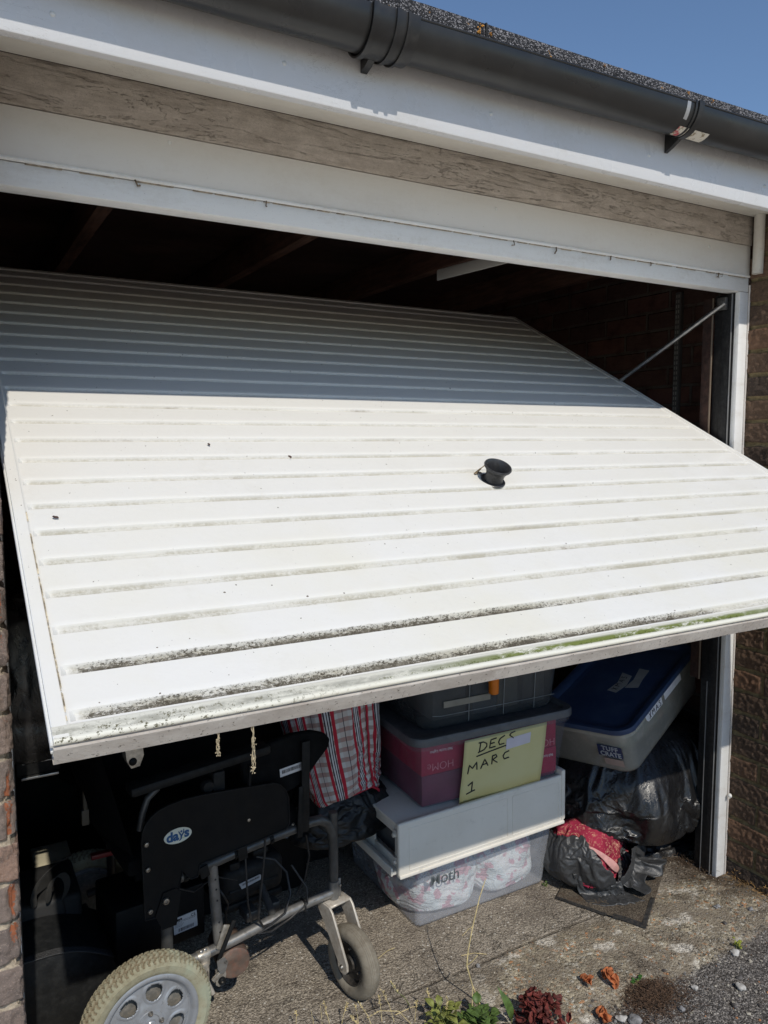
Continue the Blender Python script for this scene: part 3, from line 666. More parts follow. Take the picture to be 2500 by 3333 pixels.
def lump(Rr, k, seed, sq=2.6, n=.1):
    def f(c):
        m_ = (abs(c.x)**sq+abs(c.y)**sq+abs(c.z)**sq)**(1/sq); p = c/m_; kk = k*(1+n*noise.noise(p*1.3+Vector((seed, 0, 0)))); return Vector((p.x*Rr[0]*kk, p.y*Rr[1]*kk, p.z*Rr[2]*kk))
    return f
def simsack(name, C_, Rr, mat, label, seed=1, sub=6, frames=20, grow=.22, sq=2.6, cat='bag', group=None, core=.96, start=1.05, bend=.02, zf=0.0, n=.1, post=None, kind=None):
    C_ = Vector(C_); V, F = ball(sub, lump(Rr, start, seed, sq, n)); cv, cf = ball(4, lump(Rr, core, seed, sq, n))
    out = settle([v+C_ for v in V], F, [v+C_ for v in cv], cf, frames, grow, bend=bend, zfloor=zf)
    if post: out = [post(p) for p in out]
    mb = MB(); mb.add([p-C_ for p in out], F); o = mb.build(name, mat, None, smooth=180, label=label, cat=cat, group=group); o.location = C_
    s_ = o.modifiers.new('s', 'SUBSURF'); s_.levels = s_.render_levels = 1; return o

# ================================================================== wheelchair
tube_m = M_('frame_paint', (.24, .235, .225), .38, .55, var=.2, vs=30, dust=.35, dcol=(.16, .13, .10))
tube_d = M_('frame_paint_dull', (.085, .085, .083), .42, .4, var=.25, vs=30, dust=.3, dcol=(.10, .085, .07))
bright = M_('worn_alloy', (.45, .42, .37), .4, .6, var=.3, vs=50, dust=.5, dcol=(.25, .19, .12))
blk = M_('black_plastic', (.0055, .006, .0068), .55, var=.25, vs=14, dust=.12, dcol=(.012, .012, .013), spec=.16)
blk2 = M_('black_textured_plastic', (.009, .0095, .010), .6, var=.3, vs=30, bump=.0008, dust=.3, dcol=(.03, .028, .025), spec=.22)
fabric_b = M_('black_fabric', (.0055, .006, .0065), .9, var=.3, vs=10, bump=.001, bs=300, spec=.12)
white_lbl = M_('white_label', (.62, .62, .63), .5, var=.06, vs=30)
ink = M_('black_ink', (.015, .015, .018), .6)
screw = M_('screw_steel', (.35, .33, .3), .35, .9, var=.3, vs=120)
WC = empty('wheelchair', (.258, .163, 0), R(6), label='black and grey wheelchair with cream drive wheel and grey front caster', cat='wheelchair')
def cyl(mb, a, b, r, n=16, **k): mb.tube([a, b], r, n, **k)
# -- frame
MB().tube([(.06, 0, .449), (.12, 0, .453), (.24, 0, .466), (.36, 0, .475), (.43, 0, .479), (.475, 0, .482), (.505, 0, .479), (.527, 0, .464), (.541, 0, .436), (.546, 0, .39), (.546, 0, .30)], .0135, 18).build('upper_tube', tube_d, WC)
MB().tube([(.03, 0, .218), (.133, 0, .226), (.232, 0, .233), (.34, 0, .245), (.407, 0, .251), (.46, 0, .254), (.54, 0, .257)], .0132, 18).build('lower_tube', tube_m, WC)
MB().tube([(.069, 0, .44), (.069, 0, .20)], .0145, 18).build('rear_post', tube_d, WC)
p2 = MB().tube([(.189, 0, .46), (.204, 0, .235)], .0135, 18).build('middle_post', tube_m, WC)
hm = MB()
for i, z in enumerate((.422, .395, .365, .306, .279, .250)): hm.lathe([(0, .0004), (.0026, .0004), (.0028, 0)], 12, M=rot_to((0, -1, 0), (.1915+(.43-z)*.066, -.0136, z)))
hm.build('post_hole', ink, p2, kind='stuff')
for d in (.46,):
    MB().tube([(.0, d, .446), (.43, d, .479), (.505, d, .479), (.541, d, .436), (.546, d, .26)], .0108, 14).build('upper_tube', tube_d, WC)
    MB().tube([(.0, d, .215), (.34, d, .245), (.54, d, .257)], .0108, 14).build('lower_tube', tube_d, WC)
    MB().tube([(.069, d, .44), (.069, d, .20)], .0125, 12).build('rear_post', tube_d, WC)
MB().tube([(.36, .0, .25), (.40, .46, .47)], .01, 12).build('cross_brace', tube_d, WC)
MB().tube([(.40, .0, .47), (.36, .46, .25)], .01, 12).build('cross_brace', tube_d, WC)
MB().tube([(.02, .46, .44), (-.03, .46, .62), (-.075, .46, .84), (-.12, .46, .93), (-.17, .46, .95)], .0115, 14).build('back_tube', blk, WC)
MB().box(-.02, .44, .0, .46, .488, .53, .012).build('seat', fabric_b, WC)
bk = MB().grid([i/12 for i in range(13)], [i/12 for i in range(13)], lambda a, b: (-.005-.09*b+.035*math.sin(a*math.pi)*-1, .46*a, .54+.36*b)); bk.build('backrest', fabric_b, WC, smooth=60)
for (u, z) in ((.014, .581), (.016, .519), (.019, .415)):
    b = MB(); b.lathe([(0, .002), (.0025, .002), (.003, .0035), (.0048, .003), (.0062, .0008), (.0064, 0)], 20, M=rot_to((0, -1, 0), (u, -.0385, z))); b.build('panel_bolt', screw, WC)
MB().lathe([(0, .003), (.003, .003), (.0038, .005), (.007, .0042), (.0088, .001), (.009, 0)], 24, M=rot_to((0, -1, 0), (.055, -.0425, .430))).build('panel_bolt', screw, WC)
# -- clothes guard panel
PL = [(.006, .398), (.073, .391), (.080, .41), (.088, .441), (.099, .489), (.119, .461), (.137, .461), (.143, .49), (.20, .494), (.27, .498), (.325, .503), (.380, .508), (.389, .52), (.388, .59), (.380, .612), (.365, .630), (.345, .640), (.26, .651), (.15, .662), (.105, .664), (.068, .660), (.045, .654), (.028, .644), (.014, .630), (.006, .612), (.003, .59)]
pm = Matrix(((1, 0, 0, 0), (0, 0, -1, -.030), (0, 1, 0, 0), (0, 0, 0, 1)))
g = MB().prism(PL, 0, .007, M=pm); gp = g.build('side_guard', blk, WC, smooth=20)
MB().prism([(.045, .36), (.08, .36), (.093, .44), (.08, .452), (.05, .45), (.03, .40)], .0072, .0105, M=pm).build('guard_bracket', blk, WC, smooth=0)
bd = [(.09+.034*math.cos(a), .5795+.0185*math.sin(a)) for a in np.linspace(0, 2*math.pi, 49)[:-1]]
n = N('badge_cream'); n.set((.62, .64, .55), .35)
bo = MB().prism(bd, .0072, .0085, M=pm).build('oval_badge', n.mat, WC, smooth=0)
blue = M_('badge_blue', (.012, .09, .24), .4); lime = M_('badge_lime', (.35, .5, .12), .4)
TM = lambda u, z, rz=0, d=-.0391: Matrix.Translation((u, d, z)) @ Matrix.Rotation(R(90), 4, 'X') @ Matrix.Rotation(R(rz), 4, 'Z')
text_mesh('badge_lettering', 'da', .032, blue, bo, TM(.0765, .5795), ext=.0003, offset=.0012)
text_mesh('badge_lettering', 's', .032, blue, bo, TM(.1115, .5815), ext=.0003, offset=.0012)
yy = MB(); yy.tube([(.0915, -.0391, .5895), (.0955, -.0391, .582), (.0985, -.0391, .577), (.1035, -.0391, .584), (.1045, -.0391, .5925)], [.0009, .0020, .0024, .0016, .0007], 8, flat=1); yy.tube([(.0985, -.0391, .578), (.097, -.0391, .570), (.0925, -.0391, .5665)], [.0022, .0016, .0006], 8)
yy.lathe([(0, .0006), (.0023, .0006), (.0025, 0)], 14, M=rot_to((0, -1, 0), (.0985, -.0388, .588)))
yy.build('badge_lettering', blue, bo)
MB().box(.098, .114, -.0391, -.0388, .5705, .5712).build('badge_line', lime, bo, smooth=0)
# -- label on the black case behind the rear post
MB().box(-.02, .215, .115, .30, .20, .345, .008).build('rear_case', blk, WC)
st = MB().add([(.126, .113, .274), (.190, .113, .277), (.192, .113, .233), (.128, .113, .230), (.126, .1145, .274), (.190, .1145, .277), (.192, .1145, .233), (.128, .1145, .230)], [(0, 3, 2, 1), (0, 1, 5, 4), (1, 2, 6, 5), (2, 3, 7, 6), (3, 0, 4, 7)])
st = MB(); st.add([(.126, .113, .274), (.190, .113, .277), (.192, .113, .233), (.128, .113, .230), (.126, .1148, .274), (.190, .1148, .277), (.192, .1148, .233), (.128, .1148, .230)], [(0, 3, 2, 1), (0, 1, 5, 4), (1, 2, 6, 5), (2, 3, 7, 6), (3, 0, 4, 7)])
st = st.build('rating_label', white_lbl, WC, smooth=0)
text_mesh('label_print', 'days', .0105, ink, st, TM(.1405, .2685, 3, .1126), ext=.0002, offset=.0005)
text_mesh('label_print', 'CE', .011, ink, st, TM(.1805, .2685, 3, .1126), ext=.0002)
def barcode(mb, x0, x1, z0, z1, d, sk=0, n=34, thin=.5):
    x = x0
    while x < x1:
        w_ = random.choice((.5, 1, 1.8))*(x1-x0)/n*.55; s_ = sk*(x-x0)
        mb.add([(x, d, z0+s_), (x+w_, d, z0+s_), (x+w_, d, z1+s_), (x, d, z1+s_)], [(0, 1, 2, 3)]); x += w_+random.choice((.6, 1.1))*(x1-x0)/n*.6
bc = MB(); barcode(bc, .139, .181, .2345, .2435, .1127, .04)
for i, z in enumerate((.2635, .2605, .2575, .2545, .2515, .2485)):
    x = .130
    while x < (.150 if i > 1 else .186): w_ = random.uniform(.002, .006); bc.add([(x, .1127, z), (x+w_, .1127, z), (x+w_, .1127, z+.0009), (x, .1127, z+.0009)], [(0, 1, 2, 3)]); x += w_+.001
bc.build('label_print', ink, st, smooth=0)
# -- battery box with label
bb_ = MB().box(.252, .442, .085, .33, .262, .372, .03, seg=4).box(.258, .435, .09, .33, .245, .268, .008).box(.27, .42, .082, .2, .30, .312, .005)
bat = bb_.build('battery_box', blk2, WC)
MB().box(.27, .30, .075, .095, .372, .392, .004).box(.35, .40, .1, .2, .37, .394, .01).build('battery_handle', blk2, bat)
sb = MB(); sb.add([(.298, .0805, .326), (.361, .0805, .333), (.369, .0805, .319), (.306, .0805, .309), (.298, .082, .326), (.361, .082, .333), (.369, .082, .319), (.306, .082, .309)], [(0, 3, 2, 1), (0, 1, 5, 4), (1, 2, 6, 5), (2, 3, 7, 6), (3, 0, 4, 7)])
sb = sb.build('barcode_label', M_('grey_label', (.35, .36, .38), .5), bat, smooth=0)
bc = MB(); barcode(bc, .308, .358, .3185, .3235, .0802, .12, 40); bc.build('label_print', ink, sb, smooth=0)
# cables
for pts, r in (([(.325, -.03, .56), (.318, -.035, .46), (.302, -.035, .34), (.300, -.03, .285), (.318, -.02, .252), (.345, -.015, .247), (.385, -.015, .262), (.41, .0, .30), (.415, .03, .345), (.39, .05, .38), (.34, .06, .40)], .0032),
               ([(.345, -.02, .247), (.31, -.01, .232), (.345, -.012, .225), (.40, -.012, .238), (.455, -.012, .262), (.46, .0, .30), (.43, .03, .36)], .003),
               ([(.28, .0, .49), (.272, -.02, .42), (.276, -.02, .33), (.29, -.01, .27)], .0028)):
    MB().tube(pts, r, 8).build('cable', black_rub, WC)
MB().tube([(.444, -.013, .262), (.449, -.014, .247), (.453, -.008, .24)], .0016, 6).box(.446, .452, -.0135, .012, .240, .268, .001).build('cable_tie', black_rub, WC)
text_mesh('tube_lettering', 'Escape', .017, ink, WC, Matrix.Translation((.498, -.0112, .2555)) @ Matrix.Rotation(R(90), 4, 'X') @ Matrix.Rotation(R(1.5), 4, 'Z') @ Matrix.Scale(1.25, 4, (1, 0, 0)), ext=.0003, shear=.35, offset=.0002)
# -- armrest and fittings above
MB().box(-.012, .35, -.022, .028, -.012, .012, .008, M=Matrix.Translation((0, 0, .703)) @ Matrix.Rotation(R(-3.2), 4, 'Y')).build('armrest', blk2, WC)
MB().tube([(.012, 0, .60), (.020, 0, .64), (.032, 0, .672), (.058, 0, .692)], .008, 12).build('armrest_bracket', tube_d, WC)
MB().box(.190, .222, -.02, .012, .625, .70, .005).tube([(.205, -.016, .64), (.200, -.016, .592)], .004, 8).lathe([(0, .01), (.014, .008), (.018, 0), (.016, -.012)], 20, M=rot_to((0, -1, 0), (.178, -.012, .667))).build('armrest_clamp', blk2, WC)
MB().tube([(.285, -.028, .70), (.279, -.033, .64), (.275, -.033, .565)], [.005, .0045, .004], 8).build('strap', blk, WC)
MB().lathe([(0, .003), (.004, .002), (.005, 0)], 12, M=rot_to((0, -1, 0), (.275, -.036, .562))).build('strap_rivet', screw, WC)
mb = MB(); mb.prism([(-.018, .03), (.022, .032), (.026, -.01), (.016, -.034), (-.004, -.036), (-.014, -.015)], 0, .03, M=Matrix.Translation((-.002, .02, .795)) @ Matrix.Rotation(R(90), 4, 'X')); mb.build('push_latch', bright, WC)
MB().lathe([(0, .004), (.006, .003), (.0095, 0)], 20, M=rot_to((0, -1, 0), (-.002, -.011, .775))).build('latch_bolt', blk, WC)
rimg = [Vector((x, -.0385, z)) for x, z in PL]+[Vector((PL[0][0], -.0385, PL[0][1]))]
MB().tube(rimg, .0016, 6).build('guard_edge', blk2, WC)
MB().tube([(.0, .01, .485), (.12, .01, .49), (.30, .01, .494), (.45, .01, .495)], .0125, 12).build('seat_rail', fabric_b, WC)
for u in (.06, .145, .235, .33, .42): MB().lathe([(0, .003), (.003, .0025), (.005, 0)], 12, M=rot_to((0, -1, 0), (u, -.002, .492))).build('seat_rivet', screw, WC)
for (u0, z0, u1, z1, w_) in ((.452, .72, .447, .47, .012), (.437, .60, .43, .46, .008), (.158, .47, .165, .44, .012), (.262, .50, .266, .452, .013)):
    mb = MB(); mb.box(-w_, w_, -.003, .003, 0, math.hypot(u1-u0, z1-z0), .002, M=Matrix.Translation((u0, -.018, z0)) @ Matrix.Rotation(math.atan2(u1-u0, z1-z0), 4, 'Y')); mb.build('mount_strap', blk2, WC)
for (u, z) in ((.118, .452), (.252, .466), (.352, .474), (.432, .479)): MB().lathe([(.0135, -.006), (.0155, -.005), (.0155, .005), (.0135, .006)], 18, M=rot_to((1, 0, .08), (u, 0, z))).lathe([(0, .003), (.003, .003), (.0036, 0)], 10, M=rot_to((0, -1, 0), (u, -.0155, z))).build('tube_collar', blk2, WC)
for pts in ([(.20, .02, .40), (.215, -.004, .37), (.235, .01, .33), (.245, .05, .28), (.25, .06, .22)], [(.10, .06, .40), (.16, .05, .37), (.22, .06, .385), (.28, .05, .36)], [(.46, .0, .45), (.475, .01, .38), (.465, .02, .31), (.44, .03, .27)]):
    MB().tube(pts, .0026, 7).build('cable', black_rub, WC)
MB().box(.30, .335, .04, .09, .235, .262, .004).build('battery_foot', tube_d, WC); MB().box(.37, .395, .03, .07, .235, .27, .004).build('battery_foot', tube_d, WC)
# -- black padded flap with barcode sticker, in front of the plaid bag
fl = MB()
FP = [(.27, .725), (.34, .752), (.42, .762), (.48, .757), (.52, .742), (.536, .722), (.53, .70), (.50, .672), (.46, .632), (.425, .612), (.39, .606), (.34, .64), (.28, .66)]
fl.prism(FP, 0, .022, M=Matrix(((1, 0, 0, 0), (0, 0, -1, .015), (0, 1, 0, -.02), (0, 0, 0, 1))))
fo = fl.build('calf_pad', fabric_b, WC, smooth=30)
bv = fo.modifiers.new('soft', 'BEVEL'); bv.width = .006; bv.segments = 3; bv.limit_method = 'ANGLE'
bl = MB(); M4 = Matrix.Translation((.415, -.0085, .649)) @ Matrix.Rotation(R(-4), 4, 'Y'); bl.box(-.036, .036, -.0006, .001, -.011, .011, .0003, M=M4); bl = bl.build('barcode_sticker', white_lbl, WC)
bc = MB(); 
x = -.03
while x < .028:
    w_ = random.uniform(.0005, .0016); bc.add([M4 @ Vector(p) for p in ((x, -.0012, -.003), (x+w_, -.0012, -.003), (x+w_, -.0012, .0065), (x, -.0012, .0065))], [(0, 1, 2, 3)]); x += w_+random.uniform(.0006, .0015)
bc.build('label_print', ink, bl, smooth=0)
# -- drive wheels
tyre_m = N('cream_tyre')
c = tyre_m.mix(tyre_m.ramp(tyre_m.noise(14, 7, .7), .3, .7), (.38, .36, .26), (.30, .28, .19)); c = tyre_m.mix(tyre_m.m('MULTIPLY', tyre_m.ramp(tyre_m.noise(60, 6, .75), .45, .7), .6), c, (.18, .14, .085))
gt = tyre_m.attr('tread')[2]; c = tyre_m.mix(tyre_m.m('MULTIPLY', gt, .85), c, (.20, .155, .10)); c = tyre_m.mix(tyre_m.ramp(tyre_m.noise(9, 5), .52, .68), c, (.36, .38, .28))
tyre_m.set(c, .85, spec=.2); tyre_m.bump(tyre_m.noise(220, 6, .7), .0008); tyre_m = tyre_m.mat
alloy = M_('silver_wheel_plastic', (.34, .36, .39), .36, .35, var=.12, vs=20, dust=.3, dcol=(.25, .22, .18))
def drive_wheel(c, name, par, out=-1):
    root = empty(name, c); root.parent = par
    M = rot_to((0, out, 0), (0, 0, 0))
    prof = [(.112, .019), (.117, .025), (.126, .0285), (.1345, .0290), (.137, .0296), (.139, .0285), (.145, .0268), (.1485, .0245)]
    tr = [(.1505, .0225), (.1525, .0195), (.1545, .0155), (.1558, .0125), (.1565, .0095), (.157, .0065), (.1573, .0035), (.1575, 0)]
    full = prof+tr+[(r, -h) for r, h in tr[:-1]][::-1]+[(r, -h) for r, h in prof][::-1]+[(.108, -.012), (.108, .012)]
    nn = 560; tread = []
    def fn(r, h, g):
        if abs(h) < .0262 and r > .142:
            a = g/(2*math.pi)*70; zig = .32*(1 if abs(h) > .012 else -1)+.18*math.sin(h*500)
            t = (a+zig) % 1; gr = sst(.0, .10, t)*(1-sst(.62, .72, t)) if abs(h) > .012 else sst(.25, .33, t)*(1-sst(.85, .95, t))
            ring = sst(.0018, .0035, abs(abs(h)-.0125))
            k = 1-gr*ring; tread.append(k); return r-.0042*k+.0006*noise.noise(Vector((a, h*300, 1))), h*(1-.02*k)
        tread.append(0); return r, h
    mb = MB().lathe(full, nn, M=M, fn=fn, closed=True)
    o = mb.build('tyre', tyre_m, root, smooth=40); at = o.data.attributes.new('tread', 'FLOAT', 'POINT'); at.data.foreach_set('value', tread)
    rm = MB().lathe([(.1165, .020), (.1155, .0245), (.112, .0262), (.108, .0255), (.104, .021), (.1015, .015), (.0985, .0125), (.0965, .0125)], 96, M=M)
    rm.lathe([(.113, -.02), (.108, -.024), (.1, -.018), (.1, .012)], 96, M=M)
    # dished disc with seven rounded openings
    na, nr = 336, 26; r0, r1_ = .030, .0975; V = []; F = []
    for j in range(nr+1):
        r = r0+(r1_-r0)*j/nr
        for i in range(na):
            a = 2*math.pi*i/na; t = ((a/(2*math.pi)*7+.33) % 1)-.5; x = t*2*math.pi/7*r; y = r-.0705
            e = (abs(x)/(.0205+.25*y))**2.4+(abs(y)/.0195)**2.4
            h = .0135+.006*sst(.06, .03, r)-.002*sst(.05, .09, r)+.0022*sst(2.1, 1.2, e)*(1)
            if e < 1: h -= .0
            V.append((r*math.cos(a), r*math.sin(a), h))
    for j in range(nr):
        for i in range(na):
            r = r0+(r1_-r0)*(j+.5)/nr; a = 2*math.pi*(i+.5)/na; t = ((a/(2*math.pi)*7+.33) % 1)-.5; x = t*2*math.pi/7*r; y = r-.0705
            if (abs(x)/(.0205+.25*y))**2.4+(abs(y)/.0195)**2.4 > .92: F.append((j*na+i, (j+1)*na+i, (j+1)*na+(i+1) % na, j*na+(i+1) % na))
    rm.add(V, F, M=M); ro_ = rm.build('rim', alloy, root, smooth=45)
    so_ = ro_.modifiers.new('thick', 'SOLIDIFY'); so_.thickness = .004; so_.offset = 0
    hb = MB().lathe([(0, .031), (.009, .031), (.011, .029), (.0125, .022), (.021, .0215), (.0235, .024), (.031, .0232), (.033, .0205), (.0335, .012)], 60, M=M); hb.build('hub', alloy, root, smooth=30)
    for i in range(4):
        a = 2*math.pi*i/4+.75; MB().lathe([(0, .003), (.0018, .0032), (.002, .005), (.0045, .0045), (.0062, .001), (.0062, 0)], 18, M=M @ Matrix.Translation((.0265*math.cos(a), .0265*math.sin(a), .0238))).build('wheel_bolt', screw, root)
    MB().lathe([(.0, -.016), (.1, -.016), (.1, -.013), (0, -.013)], 48, M=M).build('inner_plate', M_('grey_brake_plate', (.16, .155, .14), .7, dust=.6, vs=40), root)
    return root
drive_wheel((.002, -.042, .1575), 'drive_wheel', WC, -1)
drive_wheel((0, .52, .1575), 'drive_wheel', WC, 1)
MB().tube([(0, -.03, .1575), (0, .5, .1575)], .009, 12).build('axle', tube_d, WC)
MB().box(.03, .115, -.018, .018, .165, .205, .01).box(.085, .108, -.02, .02, .17, .218, .006).build('axle_block', bright, WC)
# -- drive motor and parking brake
mo_ = MB().lathe([(0, .125), (.034, .125), (.040, .12), (.0415, .11), (.0415, .01), (.040, .003), (.034, 0), (0, 0)], 40, M=rot_to((.15, 1, 0), (.246, .0, .168)))
mo_.build('motor', M_('motor_casing', (.17, .125, .10), .5, .3, var=.35, vs=25, dust=.6, dcol=(.28, .11, .07)), WC)
MB().lathe([(.0135, -.016), (.0142, -.014), (.0142, .014), (.0135, .016)], 24, M=rot_to((1, 0, .06), (.160, 0, .2275))).box(.147, .173, -.016, -.009, .205, .232, .003).box(.150, .168, -.022, -.012, .165, .215, .003).build('brake_clamp', bright, WC)
MB().prism([(.176, .232), (.196, .236), (.205, .22), (.198, .198), (.186, .196), (.178, .21)], .018, .021, M=pm @ Matrix.Translation((0, 0, 0))).build('brake_plate', tube_m, WC, smooth=0)
MB().box(-.006, .006, -.003, .003, -.05, .05, .0028, M=Matrix.Translation((.212, -.028, .262)) @ Matrix.Rotation(R(26), 4, 'Y')).build('brake_lever', blk2, WC)
MB().box(-.009, .009, -.002, .002, -.032, .03, .003, M=Matrix.Translation((.207, -.018, .268)) @ Matrix.Rotation(R(22), 4, 'Y')).build('lever_plate', bright, WC)
MB().tube([(.149, -.038, .196), (.158, -.038, .170), (.168, -.038, .144)], .006, 14).build('brake_shoe', M_('shoe_alloy', (.5, .46, .40), .4, .3, var=.3, vs=60, dust=.4), WC)
MB().box(.137, .150, -.030, -.022, .178, .212, .002).build('brake_tag', M_('cream_tag', (.55, .52, .45), .6), WC)
bp = MB(); bp.prism([(.178, .198), (.20, .205), (.206, .18), (.200, .158), (.186, .152), (.178, .16)], .001, .006, M=pm); bp.box(-.018, .018, -.005, .004, -.006, .006, .003, M=Matrix.Translation((.182, -.04, .188)) @ Matrix.Rotation(R(-35), 4, 'Y')); bp.build('brake_link', bright, WC, smooth=30)
MB().lathe([(.003, .006), (.006, .007), (.0075, .005), (.009, .0055), (.0098, 0)], 24, M=rot_to((0, -1, 0), (.193, -.0365, .167))).build('link_bush', blk2, WC)
for (u, z, d) in ((.160, .194, -.022), (.160, .184, -.022), (.1985, .222, -.052), (.154, .2415, -.006), (.164, .2425, -.006)):
    MB().lathe([(0, .001), (.0016, .001), (.002, .0024), (.0035, .002), (.0042, 0)], 14, M=rot_to((0, -1, .5 if z > .24 else 0), (u, d, z))).build('brake_bolt', screw, WC)
# -- front caster
cast = empty('front_caster', (.546, 0, 0)); cast.parent = WC; cast.rotation_euler = (0, 0, R(5))
MB().tube([(0, 0, .208+.02), (0, 0, .29)], .0145, 24).build('caster_stem', tube_m, WC).location = (.546, 0, 0)
MB().tube([(0, 0, .285), (0, 0, .49)], .0125, 18).build('stem_post', tube_d, WC).location = (.546, 0, 0)
MB().box(.014, .022, -.004, .004, .215, .292, .001).box(-.012, .020, .008, .014, .225, .28, .001).build('stem_clamp', tube_m, WC).location = (.546, 0, 0)
for z in (.235, .272): 
    b = MB().lathe([(0, .005), (.004, .004), (.005, 0)], 8, M=rot_to((0, -1, 0), (.018, -.004, z))).build('clamp_bolt', screw, WC); b.location = (.546, 0, 0)
yc, zc = -.088, .0985
fk = MB(); LP = [(.026, .232), (.018, .239), (-.030, .239), (-.043, .228), (-.108, .112), (-.110, .094), (-.098, .080), (-.080, .079), (-.068, .090), (-.066, .106), (-.010, .18), (.022, .215)]
for s in (-1, 1):
    x0, x1 = (s*.0315, s*.0385) if s > 0 else (s*.0385, s*.0315)
    fk.prism(LP, x0, x1, M=Matrix(((0, 0, 1, 0), (1, 0, 0, 0), (0, 1, 0, 0), (0, 0, 0, 1))))
fk.box(-.0375, .0375, -.031, .020, .2305, .239, .003)
fork_m = M_('fork_paint', (.50, .46, .40), .42, .15, var=.15, vs=25, dust=.7, dcol=(.30, .22, .14))
fo = fk.build('caster_fork', fork_m, cast); bv = fo.modifiers.new('bev', 'BEVEL'); bv.width = .0022; bv.segments = 3; bv.limit_method = 'ANGLE'
cw = empty('caster_wheel', (0, yc, zc)); cw.parent = cast
MX = rot_to((-1, 0, 0), (0, 0, 0))
ct = N('grey_tyre'); c = ct.mix(ct.ramp(ct.noise(18, 6, .7), .3, .7), (.21, .185, .145), (.285, .255, .205)); c = ct.mix(ct.m('MULTIPLY', ct.ramp(ct.noise(50, 6, .7), .5, .7), .5), c, (.13, .10, .07)); ct.set(c, .8, spec=.25); ct.bump(ct.noise(200, 5), .0005)
pr = [(.055, .015), (.060, .0195), (.068, .0232), (.076, .0245), (.083, .0235), (.0885, .0205), (.0925, .016)]
trd = [(.0935, .0145), (.0928, .0135), (.0947, .0125), (.0957, .0095), (.0947, .0085), (.0965, .0075), (.0972, .0045), (.0960, .0035), (.0975, .0025), (.0978, 0)]
full = pr+trd+[(r, -h) for r, h in trd[:-1]][::-1]+[(r, -h) for r, h in pr][::-1]+[(.052, -.01), (.052, .01)]
MB().lathe(full, 120, M=MX, closed=True).build('tyre', ct.mat, cw, smooth=50)
rmm = MB().lathe([(.058, .014), (.0575, .019), (.0545, .0195), (.052, .015), (.048, .006), (.030, .004), (.022, .008), (.020, .018), (.0, .018)], 64, M=MX).lathe([(.058, -.014), (.0575, -.019), (.0545, -.0195), (.052, -.015), (.048, -.006), (.030, -.004), (.022, -.008), (.020, -.018), (.0, -.018)], 64, M=MX)
rmm.build('rim', M_('black_rim', (.025, .023, .021), .6, var=.3, vs=30, dust=.7, dcol=(.11, .09, .07)), cw)
for k in range(3):
    a = 2*math.pi*k/3+.4; MB().lathe([(0, .008), (.003, .008), (.0035, .003), (.005, 0)], 10, M=MX @ Matrix.Translation((.036*math.cos(a), .036*math.sin(a), .004))).build('rim_bolt', screw, cw)
for s in (-1, 1): MB().lathe([(0, .008), (.004, .008), (.006, .006), (.0075, 0)], 8, M=rot_to((s, 0, 0), (s*.0375, yc, zc))).build('axle_nut', screw, cast)

# ================================================================== things deep inside on the left
vin = M_('black_vinyl', (.014, .015, .016), .48, var=.2, vs=20, bump=.0006, bs=260, dust=.3, dcol=(.06, .06, .058), spec=.35)
sc_ = empty('seat_cushion', (.06, .40, 0), label='black vinyl seat cushion with ribbed piping standing behind the cream wheel', cat='cushion')
mb = MB(); NU, NV = 26, 22
def cush(a, b):
    x = -.22+.50*a; z = .004+(.268-.115*sst(.45, 1, a)*a)*b
    return (x, -.10+.03*(1-b)-.02*math.sin(a*math.pi)*math.sin(b*math.pi)+.004*noise.noise(Vector((a*4, b*4, 0))), z)
mb.grid([i/NU for i in range(NU+1)], [i/NV for i in range(NV+1)], cush)
mb.grid([i/NU for i in range(NU+1)], [i/6 for i in range(7)], lambda a, b: (cush(a, 1)[0], cush(a, 1)[1]+.22*b, cush(a, 1)[2]+.012*math.sin(b*math.pi)))
mb.build('cushion_body', vin, sc_, smooth=60)
mb = MB()
for k in range(4): mb.tube([(cush(a, 1)[0], cush(a, 1)[1]-.002+.006*k, cush(a, 1)[2]+.0015) for a in [i/30 for i in range(31)]], .003, 8)
mb.build('piping', M_('vinyl_piping', (.03, .03, .031), .42, bump=.0012, bs=600), sc_)
cs = empty('equipment_bag', (.09, .46, 0), label='black square bag with webbing straps behind the seat cushion', cat='bag')
mb = MB(); mb.box(-.16, .085, .0, .2, .004, .318, .014, seg=3); mb.build('bag_body', fabric_b and M_('nylon_black', (.022, .022, .022), .7, var=.2, bump=.0006, bs=500), cs)
mb = MB(); mb.tube([(.055, -.006, .205), (.045, -.006, .26), (.037, -.006, .318)], .0013, 6); mb.build('zip', ink, cs)
for P in ([(-.03, -.01, .31), (-.038, -.018, .35), (-.02, -.02, .39), (.02, -.018, .425), (.06, -.01, .43)], [(.0, -.02, .32), (.0, -.03, .36), (.012, -.03, .395), (.04, -.028, .40), (.05, -.03, .36), (.03, -.03, .325)]):
    mb = MB(); 
    V = []; 
    for p in P: V += [Vector(p)+Vector((-.008, 0, -.004)), Vector(p)+Vector((.010, .004, .004))]
    mb.add(V, [(2*i, 2*i+1, 2*i+3, 2*i+2) for i in range(len(P)-1)]); o = mb.build('webbing_strap', M_('webbing', (.04, .038, .035), .85, bump=.0015, bs=700), cs, smooth=60); s_ = o.modifiers.new('t', 'SOLIDIFY'); s_.thickness = .002; ss = o.modifiers.new('s', 'SUBSURF'); ss.levels = ss.render_levels = 2
